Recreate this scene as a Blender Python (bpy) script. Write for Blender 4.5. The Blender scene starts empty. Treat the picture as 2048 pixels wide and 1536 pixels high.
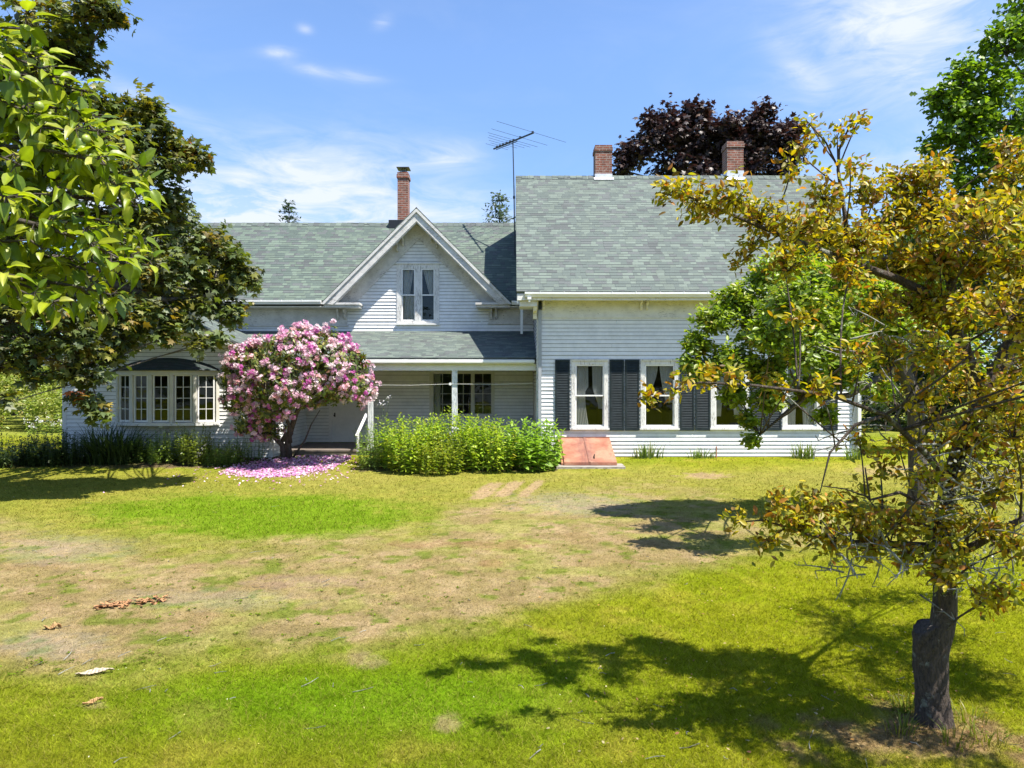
import bpy, math, random
import numpy as np

# ------------------------------------------------------------------ camera, sky, sun, exposure
F = 1420.0                      # focal length in pixels of a 2048 px wide picture
CAMZ = 1.95
scene = bpy.context.scene
cam_data = bpy.data.cameras.new('camera')
cam = bpy.data.objects.new('camera', cam_data)
scene.collection.objects.link(cam)
cam.location = (0, 0, CAMZ)
cam.rotation_euler = (math.radians(90), 0, 0)
cam_data.sensor_width = 36.0
cam_data.lens = F / 2048 * 36.0
cam_data.clip_start = 0.05
cam_data.clip_end = 2000
scene.camera = cam

SUN = np.array([0.95, -0.62, 2.08]); SUN /= np.linalg.norm(SUN)
SUN_STRENGTH = 5.0
SKY_STRENGTH = 0.118
scene.view_settings.view_transform = 'Standard'
scene.view_settings.look = 'None'
scene.view_settings.exposure = 1.17
scene.view_settings.gamma = 1.0
scene.view_settings.use_curve_mapping = False
scene.cycles.max_bounces = 6
scene.cycles.diffuse_bounces = 3
scene.cycles.glossy_bounces = 3
scene.cycles.transmission_bounces = 4
scene.cycles.transparent_max_bounces = 8
scene.cycles.caustics_reflective = False
scene.cycles.caustics_refractive = False

sun_data = bpy.data.lights.new('sun', 'SUN')
sun_data.energy = SUN_STRENGTH
sun_data.angle = math.radians(0.53)
sun_data.color = (1.0, 0.945, 0.845)
sun = bpy.data.objects.new('sun', sun_data)
scene.collection.objects.link(sun)
from mathutils import Vector, Matrix
sun.rotation_euler = Vector(SUN).to_track_quat('Z', 'Y').to_euler()
sun.location = (20, -15, 40)


class NT:
    """small helper round a node tree"""
    def __init__(s, tree):
        s.t = tree; s.n = tree.nodes; s.l = tree.links
    def new(s, typ, **kw):
        n = s.n.new(typ)
        ins = kw.pop('ins', {})
        for k, v in kw.items():
            setattr(n, k, v)
        for k, v in ins.items():
            s.set(n.inputs[k], v)
        return n
    def set(s, sock, v):
        if isinstance(v, bpy.types.NodeSocket):
            s.l.new(v, sock)
        elif isinstance(v, bpy.types.Node):
            s.l.new(v.outputs[0], sock)
        else:
            if isinstance(v, (tuple, list)) and len(v) == 3 and sock.type == 'RGBA':
                v = (*v, 1)
            sock.default_value = v
    def math(s, op, a, b=0.0, c=None, clamp=False):
        n = s.n.new('ShaderNodeMath'); n.operation = op; n.use_clamp = clamp
        s.set(n.inputs[0], a); s.set(n.inputs[1], b)
        if c is not None: s.set(n.inputs[2], c)
        return n.outputs[0]
    def mix(s, f, a, b, blend='MIX'):
        n = s.n.new('ShaderNodeMix'); n.data_type = 'RGBA'; n.blend_type = blend
        s.set(n.inputs[0], f); s.set(n.inputs[6], a); s.set(n.inputs[7], b)
        return n.outputs[2]
    def ramp(s, f, stops, interp='LINEAR'):
        n = s.n.new('ShaderNodeValToRGB'); n.color_ramp.interpolation = interp
        e = n.color_ramp.elements
        while len(e) < len(stops): e.new(0.5)
        for i, (p, c) in enumerate(stops):
            e[i].position = p
            e[i].color = (*c, 1) if isinstance(c, (tuple, list)) else (c, c, c, 1)
        s.set(n.inputs[0], f)
        return n.outputs[0]
    def noise(s, vec, scale, detail=4, rough=0.55, dist=0.0):
        n = s.n.new('ShaderNodeTexNoise')
        s.set(n.inputs['Vector'], vec)
        n.inputs['Scale'].default_value = scale; n.inputs['Detail'].default_value = detail
        n.inputs['Roughness'].default_value = rough; n.inputs['Distortion'].default_value = dist
        return n.outputs[0]
    def vmul(s, vec, m):
        n = s.n.new('ShaderNodeVectorMath'); n.operation = 'MULTIPLY'
        s.set(n.inputs[0], vec); n.inputs[1].default_value = m
        return n.outputs[0]


# world: Nishita sky with thin drifting clouds
world = bpy.data.worlds.new('World')
scene.world = world
world.use_nodes = True
w = NT(world.node_tree)
w.n.clear()
sky = w.new('ShaderNodeTexSky', sky_type='NISHITA')
sky.sun_disc = False
sky.sun_elevation = math.asin(SUN[2])
sky.sun_rotation = math.atan2(SUN[0], SUN[1])
sky.altitude = 50
sky.air_density = 1.0
sky.dust_density = 0.6
sky.ozone_density = 2.0
geo = w.new('ShaderNodeTexCoord')
D = geo.outputs['Generated']
sep = w.new('ShaderNodeSeparateXYZ', ins={0: D})
dx, dy, dz = sep.outputs
tint = w.mix(1.0, sky.outputs[0], w.ramp(dz, [(0.0, (0.50, 0.62, 0.78)), (0.42, (0.82, 0.92, 1.06))]), 'MULTIPLY')
def lobe(cx, cz, a, b, rot=0.0):
    u = w.math('SUBTRACT', dx, cx); v = w.math('SUBTRACT', dz, cz)
    c, s_ = math.cos(rot), math.sin(rot)
    uu = w.math('ADD', w.math('MULTIPLY', u, c / a), w.math('MULTIPLY', v, s_ / a))
    vv = w.math('ADD', w.math('MULTIPLY', u, -s_ / b), w.math('MULTIPLY', v, c / b))
    q = w.math('ADD', w.math('MULTIPLY', uu, uu), w.math('MULTIPLY', vv, vv))
    return w.math('POWER', 2.718, w.math('MULTIPLY', q, -1.0))
def dirv(px, py):
    v = np.array([(px - 1024) / F, 1.0, -(py - 768) / F]); v /= np.linalg.norm(v)
    return v[0], v[2]
mask = None
for (px, py, a, b, rot, k) in [(1960, 60, 0.14, 0.055, 0.15, 1.0), (1740, 30, 0.09, 0.035, -0.2, 0.8), (1600, 140, 0.05, 0.012, -0.75, 0.55),
                               (620, 345, 0.15, 0.045, 0.08, 1.0), (430, 425, 0.24, 0.035, 0.0, 1.5), (900, 315, 0.04, 0.018, 0.1, 0.6),
                               (900, 395, 0.10, 0.015, 0.0, 0.55), (560, 105, 0.02, 0.006, 0.1, 0.75), (625, 142, 0.026, 0.006, -0.1, 0.7),
                               (720, 155, 0.03, 0.007, 0.0, 0.55), (765, 45, 0.012, 0.006, 0.4, 0.5), (610, 58, 0.008, 0.005, 0.0, 0.5),
                               (310, 205, 0.06, 0.010, -0.35, 0.5), (1750, 330, 0.12, 0.03, 0.1, 0.5), (1000, 440, 0.5, 0.02, 0.0, 0.55)]:
    cx, cz = dirv(px, py)
    l = w.math('MULTIPLY', lobe(cx, cz, a, b, rot), k)
    mask = l if mask is None else w.math('ADD', mask, l)
n1 = w.noise(w.vmul(D, (3.0, 3.0, 11.0)), 3.4, 8, 0.62, 0.7)
n1 = w.ramp(n1, [(0.36, 0.0), (0.68, 1.0)])
cl = w.math('MULTIPLY', mask, w.math('ADD', w.math('MULTIPLY', n1, 0.85), 0.16), clamp=True)
faint = w.math('MULTIPLY', w.ramp(w.noise(w.vmul(D, (2.0, 2.0, 5.0)), 2.0, 5, 0.6, 0.5), [(0.45, 0.0), (0.8, 1.0)]), 0.10)
cl = w.math('ADD', cl, faint, clamp=True)
cl = w.math('MULTIPLY', cl, 0.88)
col = w.mix(cl, tint, (3.6, 3.8, 4.1))
bg = w.new('ShaderNodeBackground', ins={'Color': col, 'Strength': SKY_STRENGTH})
wo = w.new('ShaderNodeOutputWorld', ins={0: bg.outputs[0]})

# ------------------------------------------------------------------ helpers
COL = scene.collection
RNG = np.random.default_rng(7)
random.seed(7)

def W(px, py, Z):
    return np.array([(px - 1024) * Z / F, Z, CAMZ - (py - 768) * Z / F])
def sx(px, Z): return (px - 1024) * Z / F
def sz(py, Z): return CAMZ - (py - 768) * Z / F

def tag(o, label=None, cat=None, group=None, kind=None):
    if label: o['label'] = label
    if cat: o['category'] = cat
    if group: o['group'] = group
    if kind: o['kind'] = kind
    return o

def thing(name, label, cat, loc=(0, 0, 0), group=None):
    o = bpy.data.objects.new(name, None)
    o.empty_display_size = 0.2
    COL.objects.link(o)
    o.location = loc
    return tag(o, label, cat, group)

def world_loc(o):
    v = np.zeros(3)
    while o is not None:
        v += np.array(o.location); o = o.parent
    return v

def link_mesh(me, name, mat, parent):
    o = bpy.data.objects.new(name, me)
    COL.objects.link(o)
    if mat is not None and not me.materials:
        for m in (mat if isinstance(mat, (list, tuple)) else [mat]): me.materials.append(m)
    if parent is not None:
        o.parent = parent
    return o

class MB:
    """collects shapes in world coordinates, then links them as ONE mesh object"""
    def __init__(s): s.v = []; s.f = []; s.uv = []; s.mi = []; s.m = 0
    def face(s, pts, uv=None):
        i = len(s.v)
        s.v.extend([tuple(map(float, p)) for p in pts])
        s.f.append(tuple(range(i, i + len(pts))))
        if uv is None:
            p = np.array(pts, float)
            n = np.cross(p[1] - p[0], p[2] - p[0])
            a = int(np.argmax(np.abs(n)))
            k = [(1, 2), (0, 2), (0, 1)][a]
            uv = [(q[k[0]], q[k[1]]) for q in p]
        s.uv.append(uv); s.mi.append(s.m)
    def box(s, x0, x1, y0, y1, z0, z1):
        P = lambda *a: [(x, y, z) for x, y, z in a]
        s.face(P((x0, y0, z0), (x1, y0, z0), (x1, y0, z1), (x0, y0, z1)))
        s.face(P((x1, y1, z0), (x0, y1, z0), (x0, y1, z1), (x1, y1, z1)))
        s.face(P((x0, y1, z0), (x0, y0, z0), (x0, y0, z1), (x0, y1, z1)))
        s.face(P((x1, y0, z0), (x1, y1, z0), (x1, y1, z1), (x1, y0, z1)))
        s.face(P((x0, y0, z1), (x1, y0, z1), (x1, y1, z1), (x0, y1, z1)))
        s.face(P((x0, y1, z0), (x1, y1, z0), (x1, y0, z0), (x0, y0, z0)))
    def beam(s, a, b, wid, thk, up=(0, 0, 1)):
        a = np.array(a, float); b = np.array(b, float)
        d = b - a; d /= np.linalg.norm(d)
        r = np.cross(d, up); r /= np.linalg.norm(r); u = np.cross(r, d)
        c = []
        for p in (a, b):
            c.append([p + r * i * wid / 2 + u * j * thk / 2 for i, j in ((-1, -1), (1, -1), (1, 1), (-1, 1))])
        for k in range(4):
            s.face([c[0][k], c[0][(k + 1) % 4], c[1][(k + 1) % 4], c[1][k]])
        s.face(c[0][::-1]); s.face(c[1])
    def prism(s, poly, off):
        """poly: list of 3-D points (planar), extruded by off"""
        p = [np.array(q, float) for q in poly]; o = np.array(off, float)
        q = [a + o for a in p]
        s.face(p[::-1]); s.face(q)
        n = len(p)
        for i in range(n):
            s.face([p[i], p[(i + 1) % n], q[(i + 1) % n], q[i]])
    def tube(s, pts, rad, n=8, caps=True, rough=0.0, rng=None):
        pts = [np.array(p, float) for p in pts]
        if np.isscalar(rad): rad = [rad] * len(pts)
        rings = []
        ref = np.array([0.31, 0.77, 0.2])
        for i, p in enumerate(pts):
            d = pts[min(i + 1, len(pts) - 1)] - pts[max(i - 1, 0)]
            d /= (np.linalg.norm(d) + 1e-9)
            a = ref - d * np.dot(ref, d); a /= (np.linalg.norm(a) + 1e-9); b = np.cross(d, a); ref = a
            ring = []
            for k in range(n):
                t = 2 * math.pi * k / n
                r = rad[i] * (1 + (rough * (rng.random() - 0.5) * 2 if rng is not None else 0))
                ring.append(p + r * (math.cos(t) * a + math.sin(t) * b))
            rings.append(ring)
        base = len(s.v)
        for ring in rings: s.v.extend([tuple(q) for q in ring])
        L = 0
        for i in range(len(rings) - 1):
            seg = float(np.linalg.norm(pts[i + 1] - pts[i]))
            for k in range(n):
                k2 = (k + 1) % n
                s.f.append((base + i * n + k, base + i * n + k2, base + (i + 1) * n + k2, base + (i + 1) * n + k))
                s.uv.append([(k / n, L), ((k + 1) / n, L), ((k + 1) / n, L + seg), (k / n, L + seg)]); s.mi.append(s.m)
            L += seg
        if caps:
            s.f.append(tuple(base + k for k in range(n))[::-1]); s.uv.append([(0, 0)] * n); s.mi.append(s.m)
            e = base + (len(rings) - 1) * n
            s.f.append(tuple(e + k for k in range(n))); s.uv.append([(0, 0)] * n); s.mi.append(s.m)
    def build(s, name, mat, parent=None, smooth=False):
        off = world_loc(parent) if parent is not None else np.zeros(3)
        me = bpy.data.meshes.new(name)
        v = [tuple(np.array(p) - off) for p in s.v]
        me.from_pydata(v, [], s.f)
        uvl = me.uv_layers.new(name='UVMap')
        flat = [c for f in s.uv for p in f for c in p]
        uvl.data.foreach_set('uv', flat)
        if any(s.mi): me.polygons.foreach_set('material_index', s.mi)
        if smooth: me.polygons.foreach_set('use_smooth', [True] * len(me.polygons))
        me.update()
        return link_mesh(me, name, mat, parent)

def np_mesh(name, verts, loops, starts, col, mat, parent=None, smooth=False):
    off = world_loc(parent) if parent is not None else np.zeros(3)
    me = bpy.data.meshes.new(name)
    verts = verts - off
    me.vertices.add(len(verts)); me.vertices.foreach_set('co', verts.astype(np.float32).ravel())
    me.loops.add(len(loops)); me.loops.foreach_set('vertex_index', loops.astype(np.int32))
    me.polygons.add(len(starts)); me.polygons.foreach_set('loop_start', starts.astype(np.int32))
    if smooth: me.polygons.foreach_set('use_smooth', np.ones(len(starts), bool))
    me.update(calc_edges=True)
    if col is not None:
        ca = me.color_attributes.new('Col', 'FLOAT_COLOR', 'POINT')
        c4 = np.ones((len(verts), 4), np.float32); c4[:, :3] = col
        ca.data.foreach_set('color', c4.ravel())
    return link_mesh(me, name, mat, parent)

def scatter(name, tv, tf, M, T, col, mat, parent=None, smooth=True, vcol=None):
    """N copies of a small template (tv verts, tf faces) with 3x3 matrices M, positions T, colours col, as one mesh"""
    tv = np.array(tv, float); N = len(T); k = len(tv)
    V = np.einsum('nij,kj->nki', M, tv) + T[:, None, :]
    C = np.repeat(col[:, None, :], k, 1)
    if vcol is not None: C = C * np.array(vcol)[None, :, None]
    tl = np.concatenate([np.array(f) for f in tf]); lens = np.array([len(f) for f in tf])
    loops = (tl[None, :] + (np.arange(N) * k)[:, None]).ravel()
    st = np.concatenate([[0], np.cumsum(lens)[:-1]])
    starts = (st[None, :] + (np.arange(N) * len(tl))[:, None]).ravel()
    return np_mesh(name, V.reshape(-1, 3), loops, starts, C.reshape(-1, 3), mat, parent, smooth)

def unit(a): return a / (np.linalg.norm(a, axis=-1, keepdims=True) + 1e-9)

def frames(axis, normal, size, wid=1.0):
    """leaf frames: columns side, axis, normal"""
    a = unit(axis); n = unit(normal - a * (normal * a).sum(-1, keepdims=True)); s = np.cross(a, n)
    M = np.stack([s * wid, a, n], -1)
    return M * np.asarray(size)[:, None, None]

def vnoise(x, y, seed=0):
    x = np.asarray(x, float); y = np.asarray(y, float)
    xi = np.floor(x).astype(np.int64); yi = np.floor(y).astype(np.int64)
    fx = x - xi; fy = y - yi
    fx = fx * fx * (3 - 2 * fx); fy = fy * fy * (3 - 2 * fy)
    def h(i, j):
        n = (i * 374761393 + j * 668265263 + seed * 1274126177) & 0xffffffff
        n = ((n ^ (n >> 13)) * 1274126177) & 0xffffffff
        return ((n ^ (n >> 16)) & 0xffff) / 65535.0
    return (h(xi, yi) * (1 - fx) + h(xi + 1, yi) * fx) * (1 - fy) + (h(xi, yi + 1) * (1 - fx) + h(xi + 1, yi + 1) * fx) * fy
def fbm(x, y, seed=0, oct=4):
    t = 0; a = 0.5; s = 0
    for o in range(oct):
        t = t + a * vnoise(x * 2 ** o, y * 2 ** o, seed + o * 17); s += a; a *= 0.55
    return t / s
def sstep(a, b, x): 
    t = np.clip((x - a) / (b - a), 0, 1); return t * t * (3 - 2 * t)

# ------------------------------------------------------------------ materials
def material(name):
    m = bpy.data.materials.new(name); m.use_nodes = True
    t = NT(m.node_tree); b = m.node_tree.nodes['Principled BSDF']
    return m, t, b
def plain(name, c, rough=0.6, metal=0.0, var=0.12, scale=6.0, bump=0.0):
    m, t, b = material(name)
    tc = t.new('ShaderNodeTexCoord').outputs['Object']
    n = t.noise(tc, scale, 5, 0.6)
    lo = tuple(x * (1 - var) for x in c); hi = tuple(min(1, x * (1 + var)) for x in c)
    t.set(b.inputs['Base Color'], t.ramp(n, [(0.3, lo), (0.7, hi)]))
    b.inputs['Roughness'].default_value = rough; b.inputs['Metallic'].default_value = metal
    if bump:
        bn = t.new('ShaderNodeBump', ins={'Height': n, 'Distance': 0.02, 'Strength': bump}); t.set(b.inputs['Normal'], bn.outputs[0])
    return m
def painted(name, paint, wood, amount, stretch=(1, 1, 6), scale=14, rough=0.6, grime=0.10):
    """paint over grey wood, worn away where a stretched noise is high; amount 0..1"""
    m, t, b = material(name)
    tc = t.new('ShaderNodeTexCoord').outputs['Object']
    big = t.noise(tc, 1.3, 4, 0.6)
    n = t.noise(t.vmul(tc, stretch), scale, 7, 0.68, 0.4)
    h = t.math('ADD', t.math('MULTIPLY', n, 0.7), t.math('MULTIPLY', big, 0.3))
    e = 0.68 - amount * 0.32
    msk = t.ramp(h, [(max(0, e - 0.02), 0.0), (e + 0.05, 1.0)])
    dirt = t.noise(tc, 3.5, 6, 0.7)
    pc = t.ramp(dirt, [(0.3, tuple(x * (1 - grime) for x in paint)), (0.6, paint)])
    wc = t.ramp(t.noise(t.vmul(tc, stretch), 30, 4, 0.6), [(0.3, tuple(x * 0.6 for x in wood)), (0.7, wood)])
    t.set(b.inputs['Base Color'], t.mix(msk, pc, wc))
    b.inputs['Roughness'].default_value = rough
    bn = t.new('ShaderNodeBump', ins={'Height': msk, 'Distance': 0.004, 'Strength': 0.5, }); bn.invert = True
    t.set(b.inputs['Normal'], bn.outputs[0])
    return m

M = {}
WOOD = (0.30, 0.28, 0.27)
M['siding'] = painted('white_clapboard', (0.76, 0.76, 0.75), (0.36, 0.34, 0.33), 0.06, (0.5, 0.5, 4), 9, 0.55, 0.17)
M['lap'] = plain('lap_shadow_line', (0.20, 0.20, 0.20), 0.8, 0, 0.3, 5)  # dark tone painting the shadow line at each clapboard lap
M['trim'] = painted('white_trim', (0.74, 0.73, 0.71), WOOD, 0.10, (1, 1, 5), 10, 0.6, 0.14)
M['worn'] = painted('worn_white_trim', (0.72, 0.71, 0.68), WOOD, 0.30, (1.4, 1.4, 9), 7, 0.7, 0.22)
M['weathered'] = painted('weathered_gable_trim', (0.64, 0.625, 0.60), (0.26, 0.24, 0.23), 0.34, (1.6, 1.6, 7), 8, 0.75, 0.3)
M['worn_up'] = painted('worn_upright_trim', (0.70, 0.69, 0.67), WOOD, 0.40, (9, 9, 1.2), 6, 0.7, 0.2)
M['cream'] = painted('cream_sash', (0.60, 0.585, 0.52), WOOD, 0.16, (4, 4, 1.5), 10, 0.6, 0.15)
M['sash'] = painted('white_sash', (0.78, 0.78, 0.77), WOOD, 0.03, (4, 4, 1.5), 10, 0.5, 0.1)
M['blue_post'] = painted('worn_porch_post', (0.68, 0.70, 0.70), (0.25, 0.28, 0.30), 0.42, (9, 9, 0.9), 5, 0.65, 0.2)
M['gutter'] = plain('white_gutter_metal', (0.76, 0.76, 0.74), 0.35, 0, 0.06, 4)
M['pipe'] = plain('grey_downspout', (0.32, 0.34, 0.37), 0.45, 0, 0.1, 4)
M['shutter'] = plain('dark_shutter_paint', (0.021, 0.030, 0.034), 0.55, 0, 0.3, 8)
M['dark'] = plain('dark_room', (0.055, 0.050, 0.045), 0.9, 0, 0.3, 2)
M['metal'] = plain('grey_metal', (0.13, 0.14, 0.15), 0.5, 0.2, 0.2, 8)
M['antenna'] = plain('antenna_metal', (0.035, 0.045, 0.06), 0.45, 0.3, 0.2, 8)
M['lead'] = plain('flashing_metal', (0.62, 0.63, 0.66), 0.4, 0.25, 0.2, 6)
M['black'] = plain('black_knob', (0.015, 0.015, 0.015), 0.35)
M['concrete'] = plain('old_concrete', (0.30, 0.27, 0.24), 0.9, 0, 0.3, 9, 0.4)
M['porch_wood'] = plain('porch_boards', (0.16, 0.13, 0.11), 0.75, 0, 0.3, 5, 0.2)
M['rope'] = plain('white_rope', (0.7, 0.7, 0.66), 0.8)
M['bark_crab'] = None

# glass: dark see-through with a mirror coat
m, t, b = material('window_glass'); M['shutter'].node_tree.nodes['Principled BSDF'].inputs['Specular IOR Level'].default_value = 0.15; M['glass'] = m
tr = t.new('ShaderNodeBsdfTransparent', ins={0: (0.86, 0.88, 0.87, 1)})
gl = t.new('ShaderNodeBsdfGlossy', ins={'Roughness': 0.015, 'Color': (0.9, 0.95, 1.0, 1)})
fr = t.new('ShaderNodeFresnel', ins={'IOR': 1.6})
tc = t.new('ShaderNodeTexCoord').outputs['Object']
bn = t.new('ShaderNodeBump', ins={'Height': t.noise(tc, 2.2, 2, 0.5), 'Distance': 0.02, 'Strength': 0.25})
t.set(gl.inputs['Normal'], bn.outputs[0])
ms = t.new('ShaderNodeMixShader', ins={0: t.math('MULTIPLY', fr.outputs[0], 0.7, clamp=True), 1: tr.outputs[0], 2: gl.outputs[0]})
t.set(t.n['Material Output'].inputs[0], ms.outputs[0])

# lace curtain
m, t, b = material('lace_curtain'); M['lace'] = m
df = t.new('ShaderNodeBsdfDiffuse', ins={0: (0.80, 0.80, 0.78, 1)})
tl = t.new('ShaderNodeBsdfTranslucent', ins={0: (0.80, 0.80, 0.78, 1)})
tr = t.new('ShaderNodeBsdfTransparent')
a = t.new('ShaderNodeMixShader', ins={0: 0.35, 1: df.outputs[0], 2: tl.outputs[0]})
tc = t.new('ShaderNodeTexCoord').outputs['Object']
holes = t.ramp(t.noise(tc, 60, 2, 0.5), [(0.45, 0.0), (0.68, 0.25)])
ms = t.new('ShaderNodeMixShader', ins={0: holes, 1: a.outputs[0], 2: tr.outputs[0]})
t.set(t.n['Material Output'].inputs[0], ms.outputs[0])

# shingles: UV in metres, u along the course, v up the slope
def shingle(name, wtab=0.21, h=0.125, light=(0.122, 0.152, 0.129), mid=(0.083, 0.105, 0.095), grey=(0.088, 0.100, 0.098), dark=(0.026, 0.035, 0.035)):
    m, t, b = material(name)
    uv = t.new('ShaderNodeUVMap').outputs[0]
    sp = t.new('ShaderNodeSeparateXYZ', ins={0: uv})
    u, v = sp.outputs[0], sp.outputs[1]
    vs = t.math('DIVIDE', v, h); row = t.math('FLOOR', vs); fv = t.math('FRACT', vs)
    wr = t.new('ShaderNodeTexWhiteNoise', noise_dimensions='1D'); t.set(wr.inputs['W'], row)
    us = t.math('ADD', t.math('DIVIDE', u, wtab), t.math('MULTIPLY', wr.outputs[0], 7.31))
    # uneven tab widths
    us = t.math('ADD', us, t.math('MULTIPLY', t.math('SINE', t.math('ADD', t.math('MULTIPLY', us, 2.1), t.math('MULTIPLY', row, 1.7))), 0.27))
    cellu = t.math('FLOOR', us); fu = t.math('FRACT', us)
    cb = t.new('ShaderNodeCombineXYZ', ins={0: cellu, 1: row})
    wn = t.new('ShaderNodeTexWhiteNoise', noise_dimensions='2D'); t.set(wn.inputs['Vector'], cb.outputs[0])
    r = wn.outputs[0]
    tc = t.new('ShaderNodeTexCoord').outputs['Object']
    drift = t.noise(tc, 0.7, 3, 0.6)
    rr = t.math('ADD', t.math('MULTIPLY', r, 0.98), t.math('MULTIPLY', t.math('SUBTRACT', drift, 0.5), 0.3), clamp=True)
    c = t.ramp(rr, [(0.0, mid), (0.24, light), (0.46, tuple(x * 0.84 for x in light)), (0.64, mid), (0.76, grey), (0.90, tuple(x * 0.78 for x in grey))], 'CONSTANT')
    gran = t.noise(tc, 90, 3, 0.7)
    c = t.mix(0.45, c, t.ramp(gran, [(0.3, 0.55), (0.7, 1.35)]), 'MULTIPLY')
    stain = t.noise(t.vmul(tc, (1.2, 0.5, 0.5)), 1.1, 5, 0.65)
    c = t.mix(0.5, c, t.ramp(stain, [(0.3, 0.78), (0.7, 1.15)]), 'MULTIPLY')
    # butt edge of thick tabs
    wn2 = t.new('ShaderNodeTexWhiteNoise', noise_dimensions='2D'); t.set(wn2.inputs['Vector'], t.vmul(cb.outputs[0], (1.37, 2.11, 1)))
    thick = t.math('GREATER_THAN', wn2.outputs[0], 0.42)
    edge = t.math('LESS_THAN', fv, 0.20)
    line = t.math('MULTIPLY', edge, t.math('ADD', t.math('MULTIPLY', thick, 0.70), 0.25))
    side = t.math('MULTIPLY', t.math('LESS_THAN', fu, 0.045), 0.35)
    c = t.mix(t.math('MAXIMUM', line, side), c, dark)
    t.set(b.inputs['Base Color'], c)
    b.inputs['Roughness'].default_value = 0.85
    hgt = t.math('ADD', t.math('MULTIPLY', thick, 0.5), t.math('SUBTRACT', 1.0, fv))
    hgt = t.math('ADD', hgt, t.math('MULTIPLY', gran, 0.3))
    bn = t.new('ShaderNodeBump', ins={'Height': hgt, 'Distance': 0.012, 'Strength': 0.7}); t.set(b.inputs['Normal'], bn.outputs[0])
    return m
M['shingle'] = shingle('green_shingles')
M['shingle_far'] = shingle('green_shingles_darker', light=(0.112, 0.149, 0.117), mid=(0.073, 0.099, 0.085))
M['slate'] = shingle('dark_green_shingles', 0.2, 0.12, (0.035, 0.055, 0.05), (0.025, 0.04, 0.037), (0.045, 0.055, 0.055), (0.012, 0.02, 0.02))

# brick
m, t, b = material('chimney_brick'); M['brick'] = m
uv = t.new('ShaderNodeUVMap').outputs[0]
br = t.new('ShaderNodeTexBrick', ins={'Vector': uv, 'Color1': (0.24, 0.075, 0.045, 1), 'Color2': (0.13, 0.055, 0.04, 1), 'Mortar': (0.33, 0.27, 0.23, 1),
   'Scale': 1.0, 'Mortar Size': 0.009, 'Brick Width': 0.215, 'Row Height': 0.075, 'Bias': -0.1})
tc = t.new('ShaderNodeTexCoord').outputs['Object']
soot = t.noise(tc, 5, 6, 0.7)
c = t.mix(0.75, br.outputs[0], t.ramp(soot, [(0.3, 0.45), (0.65, 1.25)]), 'MULTIPLY')
c = t.mix(t.ramp(t.noise(tc, 11, 4, 0.6), [(0.58, 0.0), (0.72, 0.55)]), c, (0.36, 0.30, 0.27))
t.set(b.inputs['Base Color'], c); b.inputs['Roughness'].default_value = 0.9
bn = t.new('ShaderNodeBump', ins={'Height': br.outputs[1], 'Distance': 0.008, 'Strength': 0.8}); bn.invert = True; t.set(b.inputs['Normal'], bn.outputs[0])

# rusted red bulkhead paint
m, t, b = material('rusty_red_steel'); M['rust'] = m
tc = t.new('ShaderNodeTexCoord').outputs['Object']
n = t.noise(tc, 2.6, 7, 0.65, 0.3); n2 = t.noise(tc, 22, 5, 0.7)
c = t.ramp(n, [(0.32, (0.24, 0.085, 0.055)), (0.48, (0.32, 0.140, 0.088)), (0.60, (0.38, 0.200, 0.130)), (0.70, (0.28, 0.125, 0.085))])
c = t.mix(t.ramp(n2, [(0.55, 0.0), (0.75, 0.6)]), c, (0.24, 0.075, 0.04))
sp = t.new('ShaderNodeSeparateXYZ', ins={0: tc})
streak = t.math('MULTIPLY', t.ramp(t.math('ABSOLUTE', t.math('SUBTRACT', sp.outputs[0], -0.02)), [(0.0, 1.0), (0.30, 0.0)]), t.ramp(t.noise(t.vmul(tc, (5, 0.8, 0.8)), 3, 4, 0.6), [(0.35, 0.2), (0.7, 0.9)]))
c = t.mix(streak, c, (0.10, 0.045, 0.05))
t.set(b.inputs['Base Color'], c); b.inputs['Roughness'].default_value = 0.5

def bark(name, c1, c2, lichen=None, amount=0.5, scale=9):
    m, t, b = material(name)
    tc = t.new('ShaderNodeTexCoord').outputs['Object']
    n = t.noise(t.vmul(tc, (3.2, 3.2, 1)), scale, 7, 0.7, 0.6)
    c = t.ramp(n, [(0.3, c1), (0.7, c2)])
    if lichen:
        ln = t.noise(tc, 12, 6, 0.7, 0.4); l2 = t.noise(tc, 3.0, 3, 0.6)
        k = t.ramp(t.math('ADD', t.math('MULTIPLY', ln, 0.6), t.math('MULTIPLY', l2, 0.4)), [(0.62 - 0.22 * amount, 0.0), (0.68 - 0.2 * amount, 1.0)])
        lc = t.ramp(t.noise(tc, 40, 3, 0.6), [(0.3, tuple(x * 0.7 for x in lichen)), (0.7, lichen)])
        c = t.mix(k, c, lc)
    t.set(b.inputs['Base Color'], c); b.inputs['Roughness'].default_value = 0.9
    bn = t.new('ShaderNodeBump', ins={'Height': n, 'Distance': 0.04, 'Strength': 1.0}); t.set(b.inputs['Normal'], bn.outputs[0])
    return m
M['bark'] = bark('grey_brown_bark', (0.045, 0.035, 0.028), (0.14, 0.115, 0.095))
M['bark_crab'] = bark('lichened_bark', (0.024, 0.018, 0.015), (0.165, 0.122, 0.095), (0.36, 0.37, 0.31), 0.28, 24)
M['bark_pale'] = bark('pale_twig_bark', (0.10, 0.09, 0.08), (0.28, 0.26, 0.24), (0.42, 0.43, 0.38), 0.8, 14)

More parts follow.
